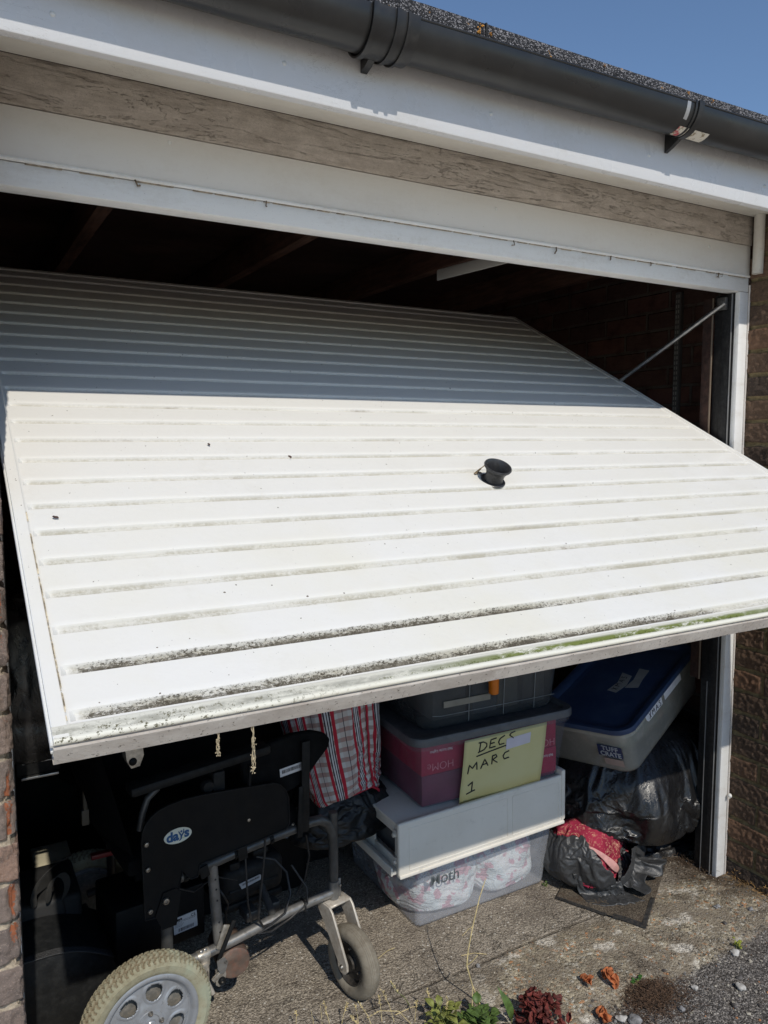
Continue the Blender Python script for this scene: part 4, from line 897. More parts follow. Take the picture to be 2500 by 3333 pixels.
for nm, bx, m_, lab, cat_ in (('filler_case', (.38, .92, .66, .92, .004, .56), blk, 'large black filler box added to darken the gap behind the wheelchair frame', 'filler_case'), ('tall_filler', (.30, .80, .98, 1.3, .004, .74), fabric_b, 'tall dark filler box added behind the large black one', 'case'), ('small_filler', (.88, 1.08, .78, 1.1, .004, .40), blk2, 'small dark filler box added to deepen the shade left of the tub stack', 'box'), ('left_filler', (-.18, .30, 1.05, 1.5, .004, .80), blk, 'dark filler box added to blacken the deep left of the garage', 'crate')):  # invented dark boxes, added to blacken the shaded space behind the wheelchair
    e_0 = empty(nm, (bx[0], bx[2], 0), label=lab, cat=cat_); w0, d0 = bx[1]-bx[0], bx[3]-bx[2]
    MB().box(0, w0, 0, d0, bx[4], bx[5], .025, seg=3).build('case_body', m_, e_0)
    MB().box(-.002, w0+.002, -.002, d0+.002, bx[5]*.72, bx[5]*.72+.012, .002).build('rim_band', blk2, e_0)
    MB().tube([(w0*.35, d0*.4, bx[5]-.004), (w0*.36, d0*.4, bx[5]+.022), (w0*.64, d0*.4, bx[5]+.022), (w0*.65, d0*.4, bx[5]-.004)], .008, 8).build('carry_handle', blk2, e_0)
cb_ = MB().box(-.05, .05, -.06, .05, 0, .30, .004); cb_.box(-.051, .051, -.061, .051, .27, .302, .003)
cb_ = cb_.build('carton', M_('beige_card', (.42, .38, .27), .85, var=.2, bump=.001, bs=200), None, label='beige carton with a fluffy top edge beyond the black bag', cat='carton'); cb_.location = (.13, .75, 0)
def sheetbag(name, C_, Rr, seed, mat, amp=.05, fl=1.0, sub=5, label=None, cat='bag', group=None, flatz=.0, sq=2.6, dirs=(1, 1, 1), cut=None):
    """a stuffed plastic sack: rounded box shape with long tension creases"""
    bm = bmesh.new(); bmesh.ops.create_icosphere(bm, subdivisions=sub, radius=1)
    for v in bm.verts:
        p = v.co.copy(); m_ = (abs(p.x)**sq+abs(p.y)**sq+abs(p.z)**sq)**(1/sq); p = p/m_
        q = Vector((p.x*dirs[0], p.y*dirs[1], p.z*dirs[2]))+Vector((seed, seed*.7, seed*1.3))
        w1 = fbm(q*1.1, 3)*amp
        rd = 1-abs(noise.noise(q*2.6+Vector((0, 0, noise.noise(q*1.5)))*1.2))*2; rd2 = 1-abs(noise.noise(q*5.6+Vector((noise.noise(q*3), 3, 1))))*2
        k = 1+w1+amp*.30*max(0, rd)**2+amp*.16*max(0, rd2)**2
        p = Vector((p.x*Rr[0], p.y*Rr[1], p.z*Rr[2]))*k
        if p.z < -Rr[2]*.8: p.z = -Rr[2]*.8+(p.z+Rr[2]*.8)*.15
        if cut: p = cut(p)
        v.co = p
    mb = MB(); bm.verts.index_update(); mb.add([v.co.copy() for v in bm.verts], [tuple(v.index for v in f.verts) for f in bm.faces]); bm.free()
    o = mb.build(name, mat, None, smooth=180, label=label, cat=cat, group=group); o.location = C_; return o
def mk_plastic(name, col=(.010, .010, .011), dusty=.3, rough=.27, b=.004, st=(1, 1, 1), dc=(.07, .065, .058)):
    n = N(name); co = n.scale(st); f2 = n.noise(26, 6, .65, co, dist=1.0)
    d = n.m('MULTIPLY', n.ramp(n.noise(11, 9, .8), .46, .74), dusty); c = n.mix(d, col, dc)
    n.set(c, n.m('ADD', n.ramp(f2, .3, .7, rough-.06, rough+.12), n.m('MULTIPLY', d, .5)), spec=.55)
    r2 = n.m('ABSOLUTE', n.m('SUBTRACT', f2, .5)); r3 = n.m('ABSOLUTE', n.m('SUBTRACT', n.noise(70, 4, .6, co, dist=.8), .5))
    n.bump(n.m('ADD', n.m('MULTIPLY', r2, -1.0), n.m('MULTIPLY', r3, -.35)), b, .8); return n.mat
bin_m = mk_plastic('bin_liner', dusty=.35, b=.004, st=(1.3, 1.3, .6))
bin_m2 = mk_plastic('bin_liner_matt', (.042, .043, .045), .55, .38, b=.0025, st=(1.3, 1.3, 1.3), dc=(.085, .083, .08))
simsack('bin_bag', (.07, .48, .90), (.12, .11, .20), bin_m, 'tall wrapped black plastic sack seen in the gap left of the door', 3.3, 5, 14, .16, zf=.695, cat='bin bag')
vb = empty('extractor_box', (.075, .42, .70), label='small dark grey slotted unit in the gap left of the door edge', cat='box')
MB().box(-.05, .05, -.05, .05, 0, .085, .006).build('casing', blk2, vb)
MB().tube([(-.028, -.056, .085), (-.022, -.058, .105), (0, -.058, .116), (.022, -.058, .105), (.028, -.056, .085)], .006, 10).tube([(-.024, -.054, .082), (-.018, -.055, .096), (0, -.055, .104), (.018, -.055, .096), (.024, -.054, .082)], .004, 10).build('round_hood', blk2, vb)
MB().box(-.04, .045, -.062, -.05, -.004, .002, .001).box(-.035, .04, -.0515, -.0495, .032, .034).build('front_seam', steel, vb)
for (x, y, z) in ((.1, .55, .69),):
    MB().box(-.14, .09, -.01, .01, -.008, .008, .002).build('shelf_edge', M_('grey_shelf', (.16, .16, .17), .6), None, label='thin grey shelf edge in the dark left corner', cat='shelf').location = (x, y, z)
sheetbag('fabric_bundle', (.62, .66, .72), (.5, .16, .30), 5.2, fabric_b, .12, label='large dark folded cover heaped behind the wheelchair arm', cat='cover', sub=4)
MB().tube([(0, 0, 0), (-.004, 0, -.28)], .006, 8).box(-.014, .004, -.006, .006, -.31, -.27, .002).build('walking_stick', M_('dull_beige', (.14, .12, .09), .7), None, label='thin hanging stick with pale ferrule left of the wheelchair guard', cat='stick').location = (.182, .36, .86)
MB().box(-.04, .05, -.01, .01, -.006, .006, .002).build('reflector', M_('dark_red', (.16, .01, .012), .5), None, label='dark red strip low in the shade left of the side guard', cat='reflector').location = (.235, .42, .43)
# plaid laundry bag
pn_ = N('plaid_weave'); at = pn_.attr('pu')[2]; av = pn_.attr('pv')[2]
def stripe(n, x, per, a, b): 
    f = n.m('FRACT', n.m('DIVIDE', x, per)); return n.m('MULTIPLY', n.ramp(f, a-.006, a+.006), n.ramp(f, b+.006, b-.006))
per = .062
base = (.36, .29, .27); hz = pn_.m('FRACT', pn_.m('DIVIDE', av, .030)); hs = pn_.m('MULTIPLY', pn_.ramp(hz, .35, .38), pn_.ramp(hz, .93, .90)); c = pn_.mix(hs, base, (.56, .55, .54))
c = pn_.mix(stripe(pn_, at, per, .60, .90), c, pn_.mix(hs, (.37, .25, .23), (.50, .46, .44)))
for a, b in ((.02, .13), (.38, .50)): c = pn_.mix(stripe(pn_, at, per, a, b), c, (.42, .025, .045))
for a, b in ((.16, .20), (.25, .28), (.32, .36), (.735, .755)): c = pn_.mix(stripe(pn_, at, per, a, b), c, (.035, .03, .045))
for a, b in ((.205, .245), (.285, .315)): c = pn_.mix(stripe(pn_, at, per, a, b), c, (.6, .6, .62))
pn_.set(c, .85, spec=.15); wv_ = pn_.noise(500, 3); pn_.bump(wv_, .0008)
lb = empty('laundry_bag', (0, 0, 0), label='red white and black plaid zipped laundry bag under the door edge', cat='bag')
def ring4(v, k=1.0):
    """bag outline at height v: front left, front right, back right, back left"""
    fl_ = Vector((.819, .352, .447)).lerp(Vector((.715, .352, .84)), v); fr_ = Vector((.990, .345, .472)).lerp(Vector((.955, .335, .86)), v)
    br_ = Vector((1.052, .41, .412)).lerp(Vector((1.085, .50, .86)), v); bl_ = Vector((.86, .46, .42)).lerp(Vector((.74, .52, .84)), v)
    c_ = (fl_+fr_+br_+bl_)/4; return [c_+(p-c_)*k for p in (fl_, fr_, br_, bl_)]
NQ = (64, 26, 60, 26); NVV = 84; V = []; pu = []; pv = []; pins = {}
def bagpt(s_, v, k):
    q = ring4(v, k); side = int(s_) % 4; t = s_-int(s_); p = q[side].lerp(q[(side+1) % 4], t); c_ = sum(q, Vector())/4
    d = (p-c_); d.z = 0; return p+d.normalized()*(.030*math.sin(t*math.pi)*math.sin(min(1, v*1.5+.12)*math.pi*.62))
ssn = [side+i_/NQ[side] for side in range(4) for i_ in range(NQ[side])]; ln = (.175, .09, .18, .09)
for j_ in range(NVV+1):
    v = j_/NVV
    for i_, s_ in enumerate(ssn):
        V.append(bagpt(s_, v, 1.0)); side = int(s_); pu.append(sum(ln[:side])+(s_-side)*ln[side]); pv.append(v*.42)
        if j_ == 0 or j_ == NVV: pins[len(V)-1] = 1.0
        elif side+.0 == s_ and side == 1: pins[len(V)-1] = .35
K = len(ssn); F = [(j_*K+i_, j_*K+(i_+1) % K, (j_+1)*K+(i_+1) % K, (j_+1)*K+i_) for j_ in range(NVV) for i_ in range(K)]
cs_ = [side+i_/10 for side in range(4) for i_ in range(10)]; CV = [bagpt(s_, v_/20, .90) for v_ in range(21) for s_ in cs_]; CF = [(j_*40+i_, j_*40+(i_+1) % 40, (j_+1)*40+(i_+1) % 40, (j_+1)*40+i_) for j_ in range(20) for i_ in range(40)]
out = settle(V, F, CV, CF, 14, .07, pins=pins, bend=.08, mass=.15, stiff=15, zfloor=.2)
mb = MB(); mb.add(out, F); mb.add([], [])
lo = mb.build('bag_cloth', pn_.mat, lb, smooth=180)
for nm, arr in (('pu', pu), ('pv', pv)): lo.data.attributes.new(nm, 'FLOAT', 'POINT').data.foreach_set('value', arr)
RC = [out[j_*K+NQ[0]] for j_ in range(0, NVV+1, 3)]; BT = [out[i_] for i_ in range(0, NQ[0]+NQ[1]+1, 3)]
mb = MB(); mb.tube([p+Vector((0, -.003, -.001)) for p in BT], .0042, 8); mb.tube([p+Vector((.002, -.004, 0)) for p in RC], .0038, 8)
mb.build('red_piping', M_('red_binding', (.40, .012, .035), .7, var=.25, vs=60), lb, smooth=60)
simsack('black_holdall', (.93, .49, .385), (.155, .125, .085), M_('crinkled_nylon', (.008, .009, .010), .5, var=.3, vs=30, bump=.002, bs=60), 'black crumpled nylon holdall under the plaid bag', 8.8, 6, 14, .18, zf=.295)

# ================================================================== storage boxes
def plastic(name, col, f, rough=.3, tint=(.93, .94, .96), var=.08, dust=.2, b=.0004):
    n = N(name); a = n.noise(10, 5, .6); c = n.mix(n.ramp(a, .3, .7), [x*(1-var) for x in col], [min(1, x*(1+var)) for x in col])
    d = n.m('MULTIPLY', n.ramp(n.noise(26, 8, .75), .45, .75), dust); c = n.mix(d, c, (.4, .36, .3)); n.set(c, rough, spec=.4); n.bump(n.noise(40, 3), b)
    return n.clear(n.m('ADD', f, n.m('MULTIPLY', d, .5)), tint)
def rrect(w_, d_, r, n=8, o=(0, 0)):
    P = []
    for cx, cy, a0 in ((w_-r, r, -90), (w_-r, d_-r, 0), (r, d_-r, 90), (r, r, 180)):
        for i in range(n+1):
            a = R(a0+90*i/n); P.append((o[0]+cx+r*math.cos(a), o[1]+cy+r*math.sin(a)))
    return P
def tub_mesh(w_, d_, h, fl, r, bot=.012, rim=.012, steps=8, wob=.0015, seed=0, rimh=.012):
    mb = MB(); loops = []
    def loop(e, z): return [(x, y, z) for x, y in rrect(w_+2*e, d_+2*e, max(.004, r+e*.5), 8, (-e, -e))]
    L = [loop(-bot, 0), loop(-bot*.3, bot*.25), loop(0, bot)]
    for i in range(1, steps+1): L.append(loop(fl*i/steps, bot+(h-bot)*i/steps))
    L += [loop(fl+rim, h), loop(fl+rim, h-rimh)]
    k = len(L[0]); V = [Vector(p)+Vector((wob*noise.noise(Vector((p[0]*9+seed, p[1]*9, p[2]*9))), wob*noise.noise(Vector((p[0]*9, p[1]*9+seed, p[2]*7+4))), 0)) for l in L for p in l]
    F = [(j*k+i, j*k+(i+1) % k, (j+1)*k+(i+1) % k, (j+1)*k+i) for j in range(len(L)-1) for i in range(k)]+[tuple(range(k))[::-1]]
    mb.add(V, F); return mb
# -- bottom clear tub with two floral duvets
tb = empty('storage_tub', (1.118, .284, .003), label='cloudy clear plastic tub of duvets on the floor under the white drawer', cat='storage box')
tub_mesh(.515, .44, .235, .022, .018, wob=.003).build('tub_body', plastic('cloudy_plastic', (.58, .60, .65), .32, .35, dust=.2), tb, smooth=50)
text_mesh('tub_lettering', 'Moth', .052, M_('marker_grey', (.10, .115, .125), .7), tb, Matrix.Translation((.092, -.016, .152)) @ Matrix.Rotation(R(87), 4, 'X') @ Matrix.Rotation(R(-2), 4, 'Z'), ext=.0003, offset=.0002)
dv = N('floral_duvet'); c = dv.mix(dv.ramp(dv.noise(14, 4), .4, .6), (.82, .82, .80), (.72, .78, .77)); fr_ = dv.ramp(dv.m('ADD', dv.noise(34, 3, .5), dv.m('MULTIPLY', dv.noise(8, 2), .25)), .66, .70); c = dv.mix(dv.m('MULTIPLY', fr_, .75), c, (.62, .25, .32))
dv.set(c, .8, spec=.2); r_ = dv.m('ABSOLUTE', dv.m('SUBTRACT', dv.noise(7, 4, .6, dv.scale((.8, 1, 2.2)), dist=1.4), .5)); dv.bump(dv.m('MULTIPLY', r_, -1), .03, 1); dv = dv.mat
simsack('duvet', (1.258, .468, .112), (.130, .150, .108), dv, 'folded pale floral duvet in the left half of the clear tub', 2.2, 5, 10, .16, 3, cat='duvet', group='duvets in the clear tub', zf=.009, start=1.0, core=.93)
simsack('duvet', (1.506, .468, .118), (.118, .150, .106), dv, 'folded pink-sprigged duvet in the right half of the clear tub', 6.1, 5, 10, .16, 3, cat='duvet', group='duvets in the clear tub', zf=.009, start=1.0, core=.93)
# -- white drawer front lying on it
dr = empty('drawer', (1.006, .205, .238), label='scuffed white plastic drawer unit lying between the two tubs', cat='drawer'); dr.rotation_euler = (0, R(-1.0), 0)
n = N('scuffed_white_plastic'); c = n.mix(n.ramp(n.noise(6, 5), .3, .7), (.74, .70, .62), (.80, .765, .69)); c = n.mix(n.m('MULTIPLY', n.ramp(n.noise(22, 8, .75, n.scale((1, 1, 1.5))), .55, .72), .35), c, (.38, .34, .28))
sk = n.ramp(n.noise(16, 10, .85, n.scale((1, 1, 2.2), (2, 0, 1))), .735, .76); c = n.mix(n.m('MULTIPLY', sk, .8), c, (.16, .14, .13)); n.set(c, .42, spec=.4); n.bump(n.noise(40, 4), .0006); dwm = n.mat
MB().box(0, .638, .0, .016, .006, .168, .006, seg=4).box(.002, .636, -.003, .018, .0, .010, .002).build('front_plate', dwm, dr)
MB().box(.622, .639, -.0035, .05, .014, .185, .005, seg=3).build('end_cheek', dwm, dr)
rl = MB()
for x0, x1 in ((.035, .400), (.418, .612)):
    for (a, b, c_, d_) in ((x0, x1, .146, .1485), (x0, x1, .018, .0205), (x0, x0+.0025, .0207, .1458), (x1-.0025, x1, .0207, .1458)): rl.box(a, b, -.0012, .002, c_, d_, .0008)
rl.build('embossed_border', dwm, dr)
MB().box(.006, .632, .0165, .44, .150, .160, .003).build('top_board', dwm, dr)
MB().box(-.012, .630, .0185, .44, .006, .016, .003).box(-.016, -.010, .0185, .44, .004, .03, .002).build('bottom_board', dwm, dr)
MB().box(.010, .016, .02, .040, .017, .149, .001).box(.010, .016, .165, .44, .017, .149, .001).box(.010, .016, .0405, .1645, .122, .149, .001).box(.010, .016, .0405, .1645, .017, .045, .001).build('side_wall', dwm, dr)
MB().box(.05, .62, .02, .42, .0165, .1495).build('inner_core', M_('recess_shade', (.14, .13, .12), .9), dr, smooth=0)  # dark block standing in for the shade inside the side recess
for (y, z) in ((.028, .128), (.028, .045)): MB().tube([(.002, y, z), (.010, y, z)], .011, 14).tube([(-.004, y, z-.004), (.004, y, z-.004)], .006, 10).build('fixing_lug', dwm, dr)
# -- DECS tub
DT = Matrix.Translation((1.106, .247, .407)) @ Matrix.Rotation(R(-3.2), 4, 'Z') @ Matrix.Rotation(R(-.8), 4, 'Y')
dt = empty('storage_tub', mat=DT, label='clear tub with grey lid, maroon boxes inside and handwritten yellow note on its front', cat='storage box')
tub_mesh(.525, .37, .207, .024, .022, seed=4, rim=.009).build('tub_body', plastic('clear_plastic', (.25, .25, .28), .15, .25, dust=.15), dt, smooth=50)
lidm = M_('grey_lid_plastic', (.085, .092, .105), .5, var=.12, vs=20, dust=.2, dcol=(.2, .19, .17))
ld = MB(); 
def lidmesh(w_, d_, e, r, z0, z1, lip=.026, mat=None, par=None, name='lid', raise_=.012):
    mb = MB(); P = [rrect(w_+2*q, d_+2*q, r+q*.5, 8, (-q, -q)) for q in (e-.004, e, e, e-.003, e-.020, e-.026, e-.05)]
    Z = (z0, z0+.002, z1-.006, z1, z1-.0005, z1-raise_, z1-raise_); k = len(P[0]); V = [(x, y, Z[j]) for j in range(len(P)) for x, y in P[j]]
    F = [(j*k+i, j*k+(i+1) % k, (j+1)*k+(i+1) % k, (j+1)*k+i) for j in range(len(P)-1) for i in range(k)]+[tuple((len(P)-1)*k+i for i in range(k))]
    mb.add(V, F); return mb.build(name, mat, par, smooth=35)
lidmesh(.525, .37, .040, .03, .2075, .233, mat=lidm, par=dt)
# boxes inside it
mar = M_('maroon_card', (.42, .022, .07), .6, var=.15, vs=18); pur = M_('plum_card', (.19, .045, .085), .65, var=.2, vs=12)
cbx = empty('carton', mat=DT @ Matrix.Translation((.006, .004, .004)), label='maroon lights carton upside down inside the clear tub', cat='carton')
MB().box(.0, .505, .0, .34, .096, .192, .003).build('red_sleeve', mar, cbx); MB().box(.002, .503, .002, .34, .0, .0955, .003).build('plum_sleeve', pur, cbx)
MB().box(.36, .505, -.0012, .0018, .012, .0955, .001).build('red_sleeve', mar, cbx)
pk = M_('pink_print', (.85, .36, .42), .6); pw = M_('white_print', (.9, .8, .8), .6)
T2 = lambda x, z, rz=180: Matrix.Translation((x, -.0024, z)) @ Matrix.Rotation(R(90), 4, 'X') @ Matrix.Rotation(R(rz), 4, 'Z')
text_mesh('carton_print', 'HOMe', .034, pk, cbx, T2(.065, .122), ext=.0003, offset=-.0006); text_mesh('carton_print', '960 Icicle Lights', .0125, pw, cbx, T2(.068, .168), ext=.0003)
text_mesh('carton_print', 'HOMe', .034, pk, cbx, T2(.452, .115), ext=.0003, offset=-.0006); text_mesh('carton_print', '960 Icicle Lights', .0125, pw, cbx, T2(.452, .070), ext=.0003)
# the note
def notept(a, b):
    l = Vector((.137, -.0005, .200-.205*b)); r = Vector((.446, -.0005, .204-.205*b)); p = l.lerp(r, a)
    p.x += -.010*b*(1-a)-.008*b*a; p.y = -.0285+.0235*b-.004*math.sin(b*3.1)*(1-.4*a)-.0035*sst(.75, 1, b)*(1-a)-.002
    p.z += .003*math.sin(a*9)*b*b-.004*(1-a)*b; return p
mb = MB().grid([i/20 for i in range(21)], [i/16 for i in range(17)], notept)
paper = N('yellow_paper'); s_ = paper.sep(); c = paper.mix(paper.ramp(paper.noise(5, 4), .35, .65), (.56, .52, .25), (.62, .585, .32)); c = paper.mix(paper.m('MULTIPLY', paper.ramp(s_[2], .05, -.01), .5), c, (.55, .40, .10)); paper.set(c, .8, spec=.2)
note = mb.build('paper_note', paper.mat, dt, smooth=180); so_ = note.modifiers.new('t', 'SOLIDIFY'); so_.thickness = .0006
def nstroke(L): return [notept(a, b)+Vector((0, -.0012, 0)) for a, b in L]
mk = MB()
def seg(L, r=.0021):
    P = []
    for (a, b) in zip(L[:-1], L[1:]):
        for k in range(4): P.append((a[0]+(b[0]-a[0])*k/4, a[1]+(b[1]-a[1])*k/4))
    P.append(L[-1]); mk.tube(nstroke([(a_, b_+.030) for a_, b_ in P]), r, 6)
seg([(.19, .055), (.18, .19)]); seg([(.165, .05), (.22, .05), (.262, .085), (.265, .13), (.235, .175), (.165, .20)])                      # D
seg([(.375, .035), (.31, .045), (.30, .17), (.37, .165)]); seg([(.305, .105), (.355, .10)])                                               # E
seg([(.475, .025), (.42, .06), (.405, .11), (.42, .155), (.475, .15)])                                                                    # C
seg([(.60, -.0), (.555, .01), (.535, .04), (.56, .07), (.585, .10)])                                                                      # S
seg([(.15, .255), (.30, .225), (.50, .19)])                                                                                               # underline
seg([(.065, .50), (.075, .365), (.115, .43), (.16, .345), (.17, .465)])                                                                   # M
seg([(.215, .47), (.255, .33), (.30, .445)]); seg([(.225, .415), (.29, .405)])                                                            # A
seg([(.345, .44), (.345, .305)]); seg([(.34, .31), (.385, .30), (.40, .335), (.35, .37), (.41, .43)])                                     # R
seg([(.545, .29), (.495, .305), (.475, .35), (.495, .405), (.55, .395)])                                                                  # C
seg([(.085, .70), (.135, .655), (.135, .815)]); seg([(.075, .83), (.175, .80)])                                                           # 1
mk.build('note_writing', ink, note)
mb = MB().grid([i/4 for i in range(5)], [i/3 for i in range(4)], lambda a, b: notept(.50+.30*a, .12+.17*b-.02*a)+Vector((0, -.0022, 0))); mb.build('white_sticker', M_('lilac_white', (.58, .57, .66), .5, var=.05), note, smooth=180)
# -- top crate, smoky
CT = DT @ Matrix.Translation((.028, .03, .222))
ct_ = empty('storage_crate', mat=CT, label='smoky grey ribbed crate standing on the grey lid, half hidden by the door', cat='storage box')
tub_mesh(.505, .33, .23, .022, .045, bot=.02, seed=9).build('crate_body', plastic('smoky_plastic', (.075, .083, .092), .55, .35, (.75, .8, .85), dust=.12), ct_, smooth=50)
rb_ = MB()
for x in (.155, .285, .405): rb_.tube([(x+.004, -.004, .014), (x+.002, -.012, .09), (x, -.024, .22)], .0013, 6)
rb_.tube([(.03, -.004, .05), (.06, -.0055, .046), (.3, -.0062, .046), (.49, -.0062, .046)], .0011, 6)
rb_.build('moulded_rib', M_('pale_rib', (.22, .24, .25), .45), ct_)
MB().box(.065, .235, -.0125, -.0105, .072, .092, .0006).build('label_strip', M_('faded_strip', (.25, .235, .20), .7), ct_)
MB().lathe([(0, -.03), (.012, -.03), (.0155, -.027), (.016, -.01), (.0175, .045)], 24, M=Matrix.Translation((.235, -.030, .125))).build('orange_clip', M_('orange_plastic', (.70, .18, .006), .4), ct_)
for i, (x, y, z, w_, h, col) in enumerate(((.05, .03, .02, .12, .10, (.17, .16, .14)), (.19, .02, .02, .09, .14, (.12, .13, .14)), (.29, .03, .02, .08, .11, (.24, .21, .16)), (.385, .025, .02, .09, .16, (.16, .14, .12)))):
    MB().box(x, x+w_, y, y+.2, z, z+h, .003).build('small_box', M_('packed_box', col, .8, var=.2), None, label='small %s packed %s inside the smoky crate' % (('buff box', 'at the left'), ('slate box', 'left of centre'), ('tan box', 'right of centre'), ('brown box', 'at the right'))[i], cat='box', group='boxes inside the smoky crate').matrix_world = CT
# -- blue-lidded crate, tipped on the sacks
e_ = Vector((.91026, .28208, .30309)); f_ = Vector((-.26429, .95934, -.0991)); n_ = e_.cross(f_)
BM = Matrix((e_, f_, n_)).transposed().to_4x4(); BM.translation = Vector((1.787, .078, .565))
bc_ = empty('storage_crate', mat=BM, label='tipped clear crate with dusty dark blue lid resting on the black sacks', cat='storage box')
mb = tub_mesh(.575, .355, .168, .014, .05, bot=.018, rim=.006, seed=2, rimh=.018); mb.v = [v+Vector((.024, .024, -.180)) for v in mb.v]
mb.build('crate_body', plastic('frosted_plastic', (.56, .54, .47), .40, .4, dust=.3), bc_, smooth=50)
n = N('dusty_blue_lid'); c = n.mix(n.ramp(n.noise(7, 6, .7), .35, .7), (.022, .046, .115), (.045, .075, .15)); c = n.mix(n.m('MULTIPLY', n.ramp(n.noise(50, 7, .75), .55, .75), .4), c, (.12, .13, .15)); n.set(c, .55); n.bump(n.noise(8, 4), .003)
mb = MB(); P = [rrect(.60+2*q, .38+2*q, .06+q*.5, 10, (.0-q, .0-q)) for q in (.0, .002, .0, -.010, -.025, -.034, -.06)]; Z = (-.014, -.002, .004, .004, .0, -.008, -.008); k = len(P[0])
V = [(x, y, Z[j]+.0015*noise.noise(Vector((x*30, y*30, 0)))) for j in range(len(P)) for x, y in P[j]]; F = [(j*k+i, j*k+(i+1) % k, (j+1)*k+(i+1) % k, (j+1)*k+i) for j in range(len(P)-1) for i in range(k)]+[tuple((len(P)-1)*k+i for i in range(k))]
mb.add(V, F); mb.build('lid', n.mat, bc_, smooth=40)
BL = lambda nm, pts, z, mat_, par: MB().add([(x, y, z) for x, y in pts]+[(x, y, z+.0008) for x, y in pts], [(0, 3, 2, 1), (4, 5, 6, 7), (0, 1, 5, 4), (1, 2, 6, 5), (2, 3, 7, 6), (3, 0, 4, 7)]) if False else None
def flatlabel(nm, pts3, nrm, mat_, par, th=.0008):
    mb = MB(); nrm = Vector(nrm); P = [Vector(p) for p in pts3]; k = len(P)
    mb.add(P+[p+nrm*th for p in P], [tuple(range(k))[::-1], tuple(range(k, 2*k))]+[(i, (i+1) % k, k+(i+1) % k, k+i) for i in range(k)]); return mb.build(nm, mat_, par, smooth=0)
wl2 = M_('curled_label', (.78, .78, .80), .6, var=.1); dl = M_('dull_label', (.36, .345, .33), .7, var=.1)
l1 = flatlabel('lid_label', [(.236, .158, -.0075), (.243, .196, -.0075), (.30, .183, -.0075), (.368, .197, -.0075), (.352, .152, -.0075), (.29, .143, -.0075)], (0, 0, 1), dl, bc_)
l2 = flatlabel('lid_label', [(.274, .142, -.0075), (.285, .096, -.0075), (.34, .104, -.0075), (.402, .107, -.0075), (.408, .148, -.0075), (.33, .135, -.0075)], (0, 0, 1), dl, bc_)
def xmas(par, M, s, r=.0010):
    strokes('label_writing', [[(x*s+o, y*s) for x, y in L] for o, Ls in ((0, ([(0, 0), (.7, 1)], [(.6, 0), (.05, 1)])), (1.15*s, ([(0, 0), (.1, 1), (.4, .4), (.75, 1), (.85, 0)],)), (2.5*s, ([(0, 0), (.4, 1), (.8, 0)], [(.15, .35), (.65, .35)])), (3.75*s, ([(.6, .9), (.2, 1), (.05, .7), (.55, .4), (.5, .05), (0, .05)],))) for L in Ls], r, ink, par, M)
xmas(l1, Matrix.Translation((.250, .163, -.0066)), .021)
# body side: local y slightly in from the lid rim
SY = .0035
sl1 = flatlabel('side_label', [(.134, SY, -.018), (.262, SY, -.012), (.262, SY, -.044), (.150, SY, -.044), (.140, SY, -.036)], (0, -1, 0), wl2, bc_, .0012)
sl2 = flatlabel('side_label', [(.284, SY, -.012), (.418, SY, -.012), (.426, SY, -.022), (.424, SY, -.042), (.284, SY, -.042)], (0, -1, 0), wl2, bc_, .0012)
xmas(sl1, Matrix.Translation((.158, SY-.0015, -.040)) @ Matrix.Rotation(R(90), 4, 'X'), .021)
# badge on the end wall
EX = .0105
TB = Matrix(((0, 0, -1, EX), (-1, 0, 0, .086), (0, 1, 0, -.090), (0, 0, 0, 1)))
bdg = flatlabel('crate_badge', [(EX, .132, -.066), (EX, .132, -.108), (EX, .042, -.108), (EX, .042, -.066)], (-1, 0, 0), M_('navy_badge', (.012, .025, .09), .4), bc_, .001)
bw = M_('badge_white', (.35, .38, .42), .5)
text_mesh('badge_lettering', 'TUFF', .024, bw, bdg, TB @ Matrix.Translation((0, .012, .0016)), ext=.0003, offset=.0008, spacing=1.15); text_mesh('badge_lettering', 'CRATE', .024, bw, bdg, TB @ Matrix.Translation((0, -.009, .0016)), ext=.0003, offset=.0008, spacing=1.05)
flatlabel('crate_label', [(EX, .115, -.116), (EX+.002, .115, -.142), (EX+.002, .045, -.142), (EX, .045, -.116)], (-1, 0, 0), M_('faded_pink_label', (.36, .28, .25), .7), bc_)
gn = N('mixed_tinsel'); cc_ = gn.mix(gn.ramp(gn.noise(9, 2, .5), .48, .5), (.10, .15, .12), (.30, .28, .24)); cc_ = gn.mix(gn.ramp(gn.noise(12, 2, .5, gn.scale((1, 1, 1), (5, 0, 0))), .58, .6), cc_, (.30, .16, .10)); gn.set(cc_, .6); gn.bump(gn.noise(30, 5), .006); gm_ = gn.mat
sheetbag('decoration_bundle', BM @ Vector((.30, .18, -.085)), (.24, .14, .055), 4.4, gm_, .2, label='green-grey bundle of decorations packed in the blue-lidded crate', cat='decorations', sub=4).rotation_euler = (0, R(-17), R(17))
# ================================================================== sacks
simsack('bin_bag', (2.095, .365, .315), (.315, .275, .195), bin_m, 'big stuffed black bin bag leaning on the right door post', 1.7, 7, 14, .13, 2.3, cat='bin bag', n=.18, zf=.115)
simsack('bin_bag', (2.10, .60, .075), (.29, .26, .070), bin_m, 'low squashed black bin bag in the shade under the big one', 5.1, 5, 12, .16, cat='bin bag')
simsack('bin_bag', (1.84, .76, .27), (.25, .23, .27), bin_m, 'black bin bag in the shade behind the tubs, left of the big bag', 7.7, 6, 16, .2, cat='bin bag')
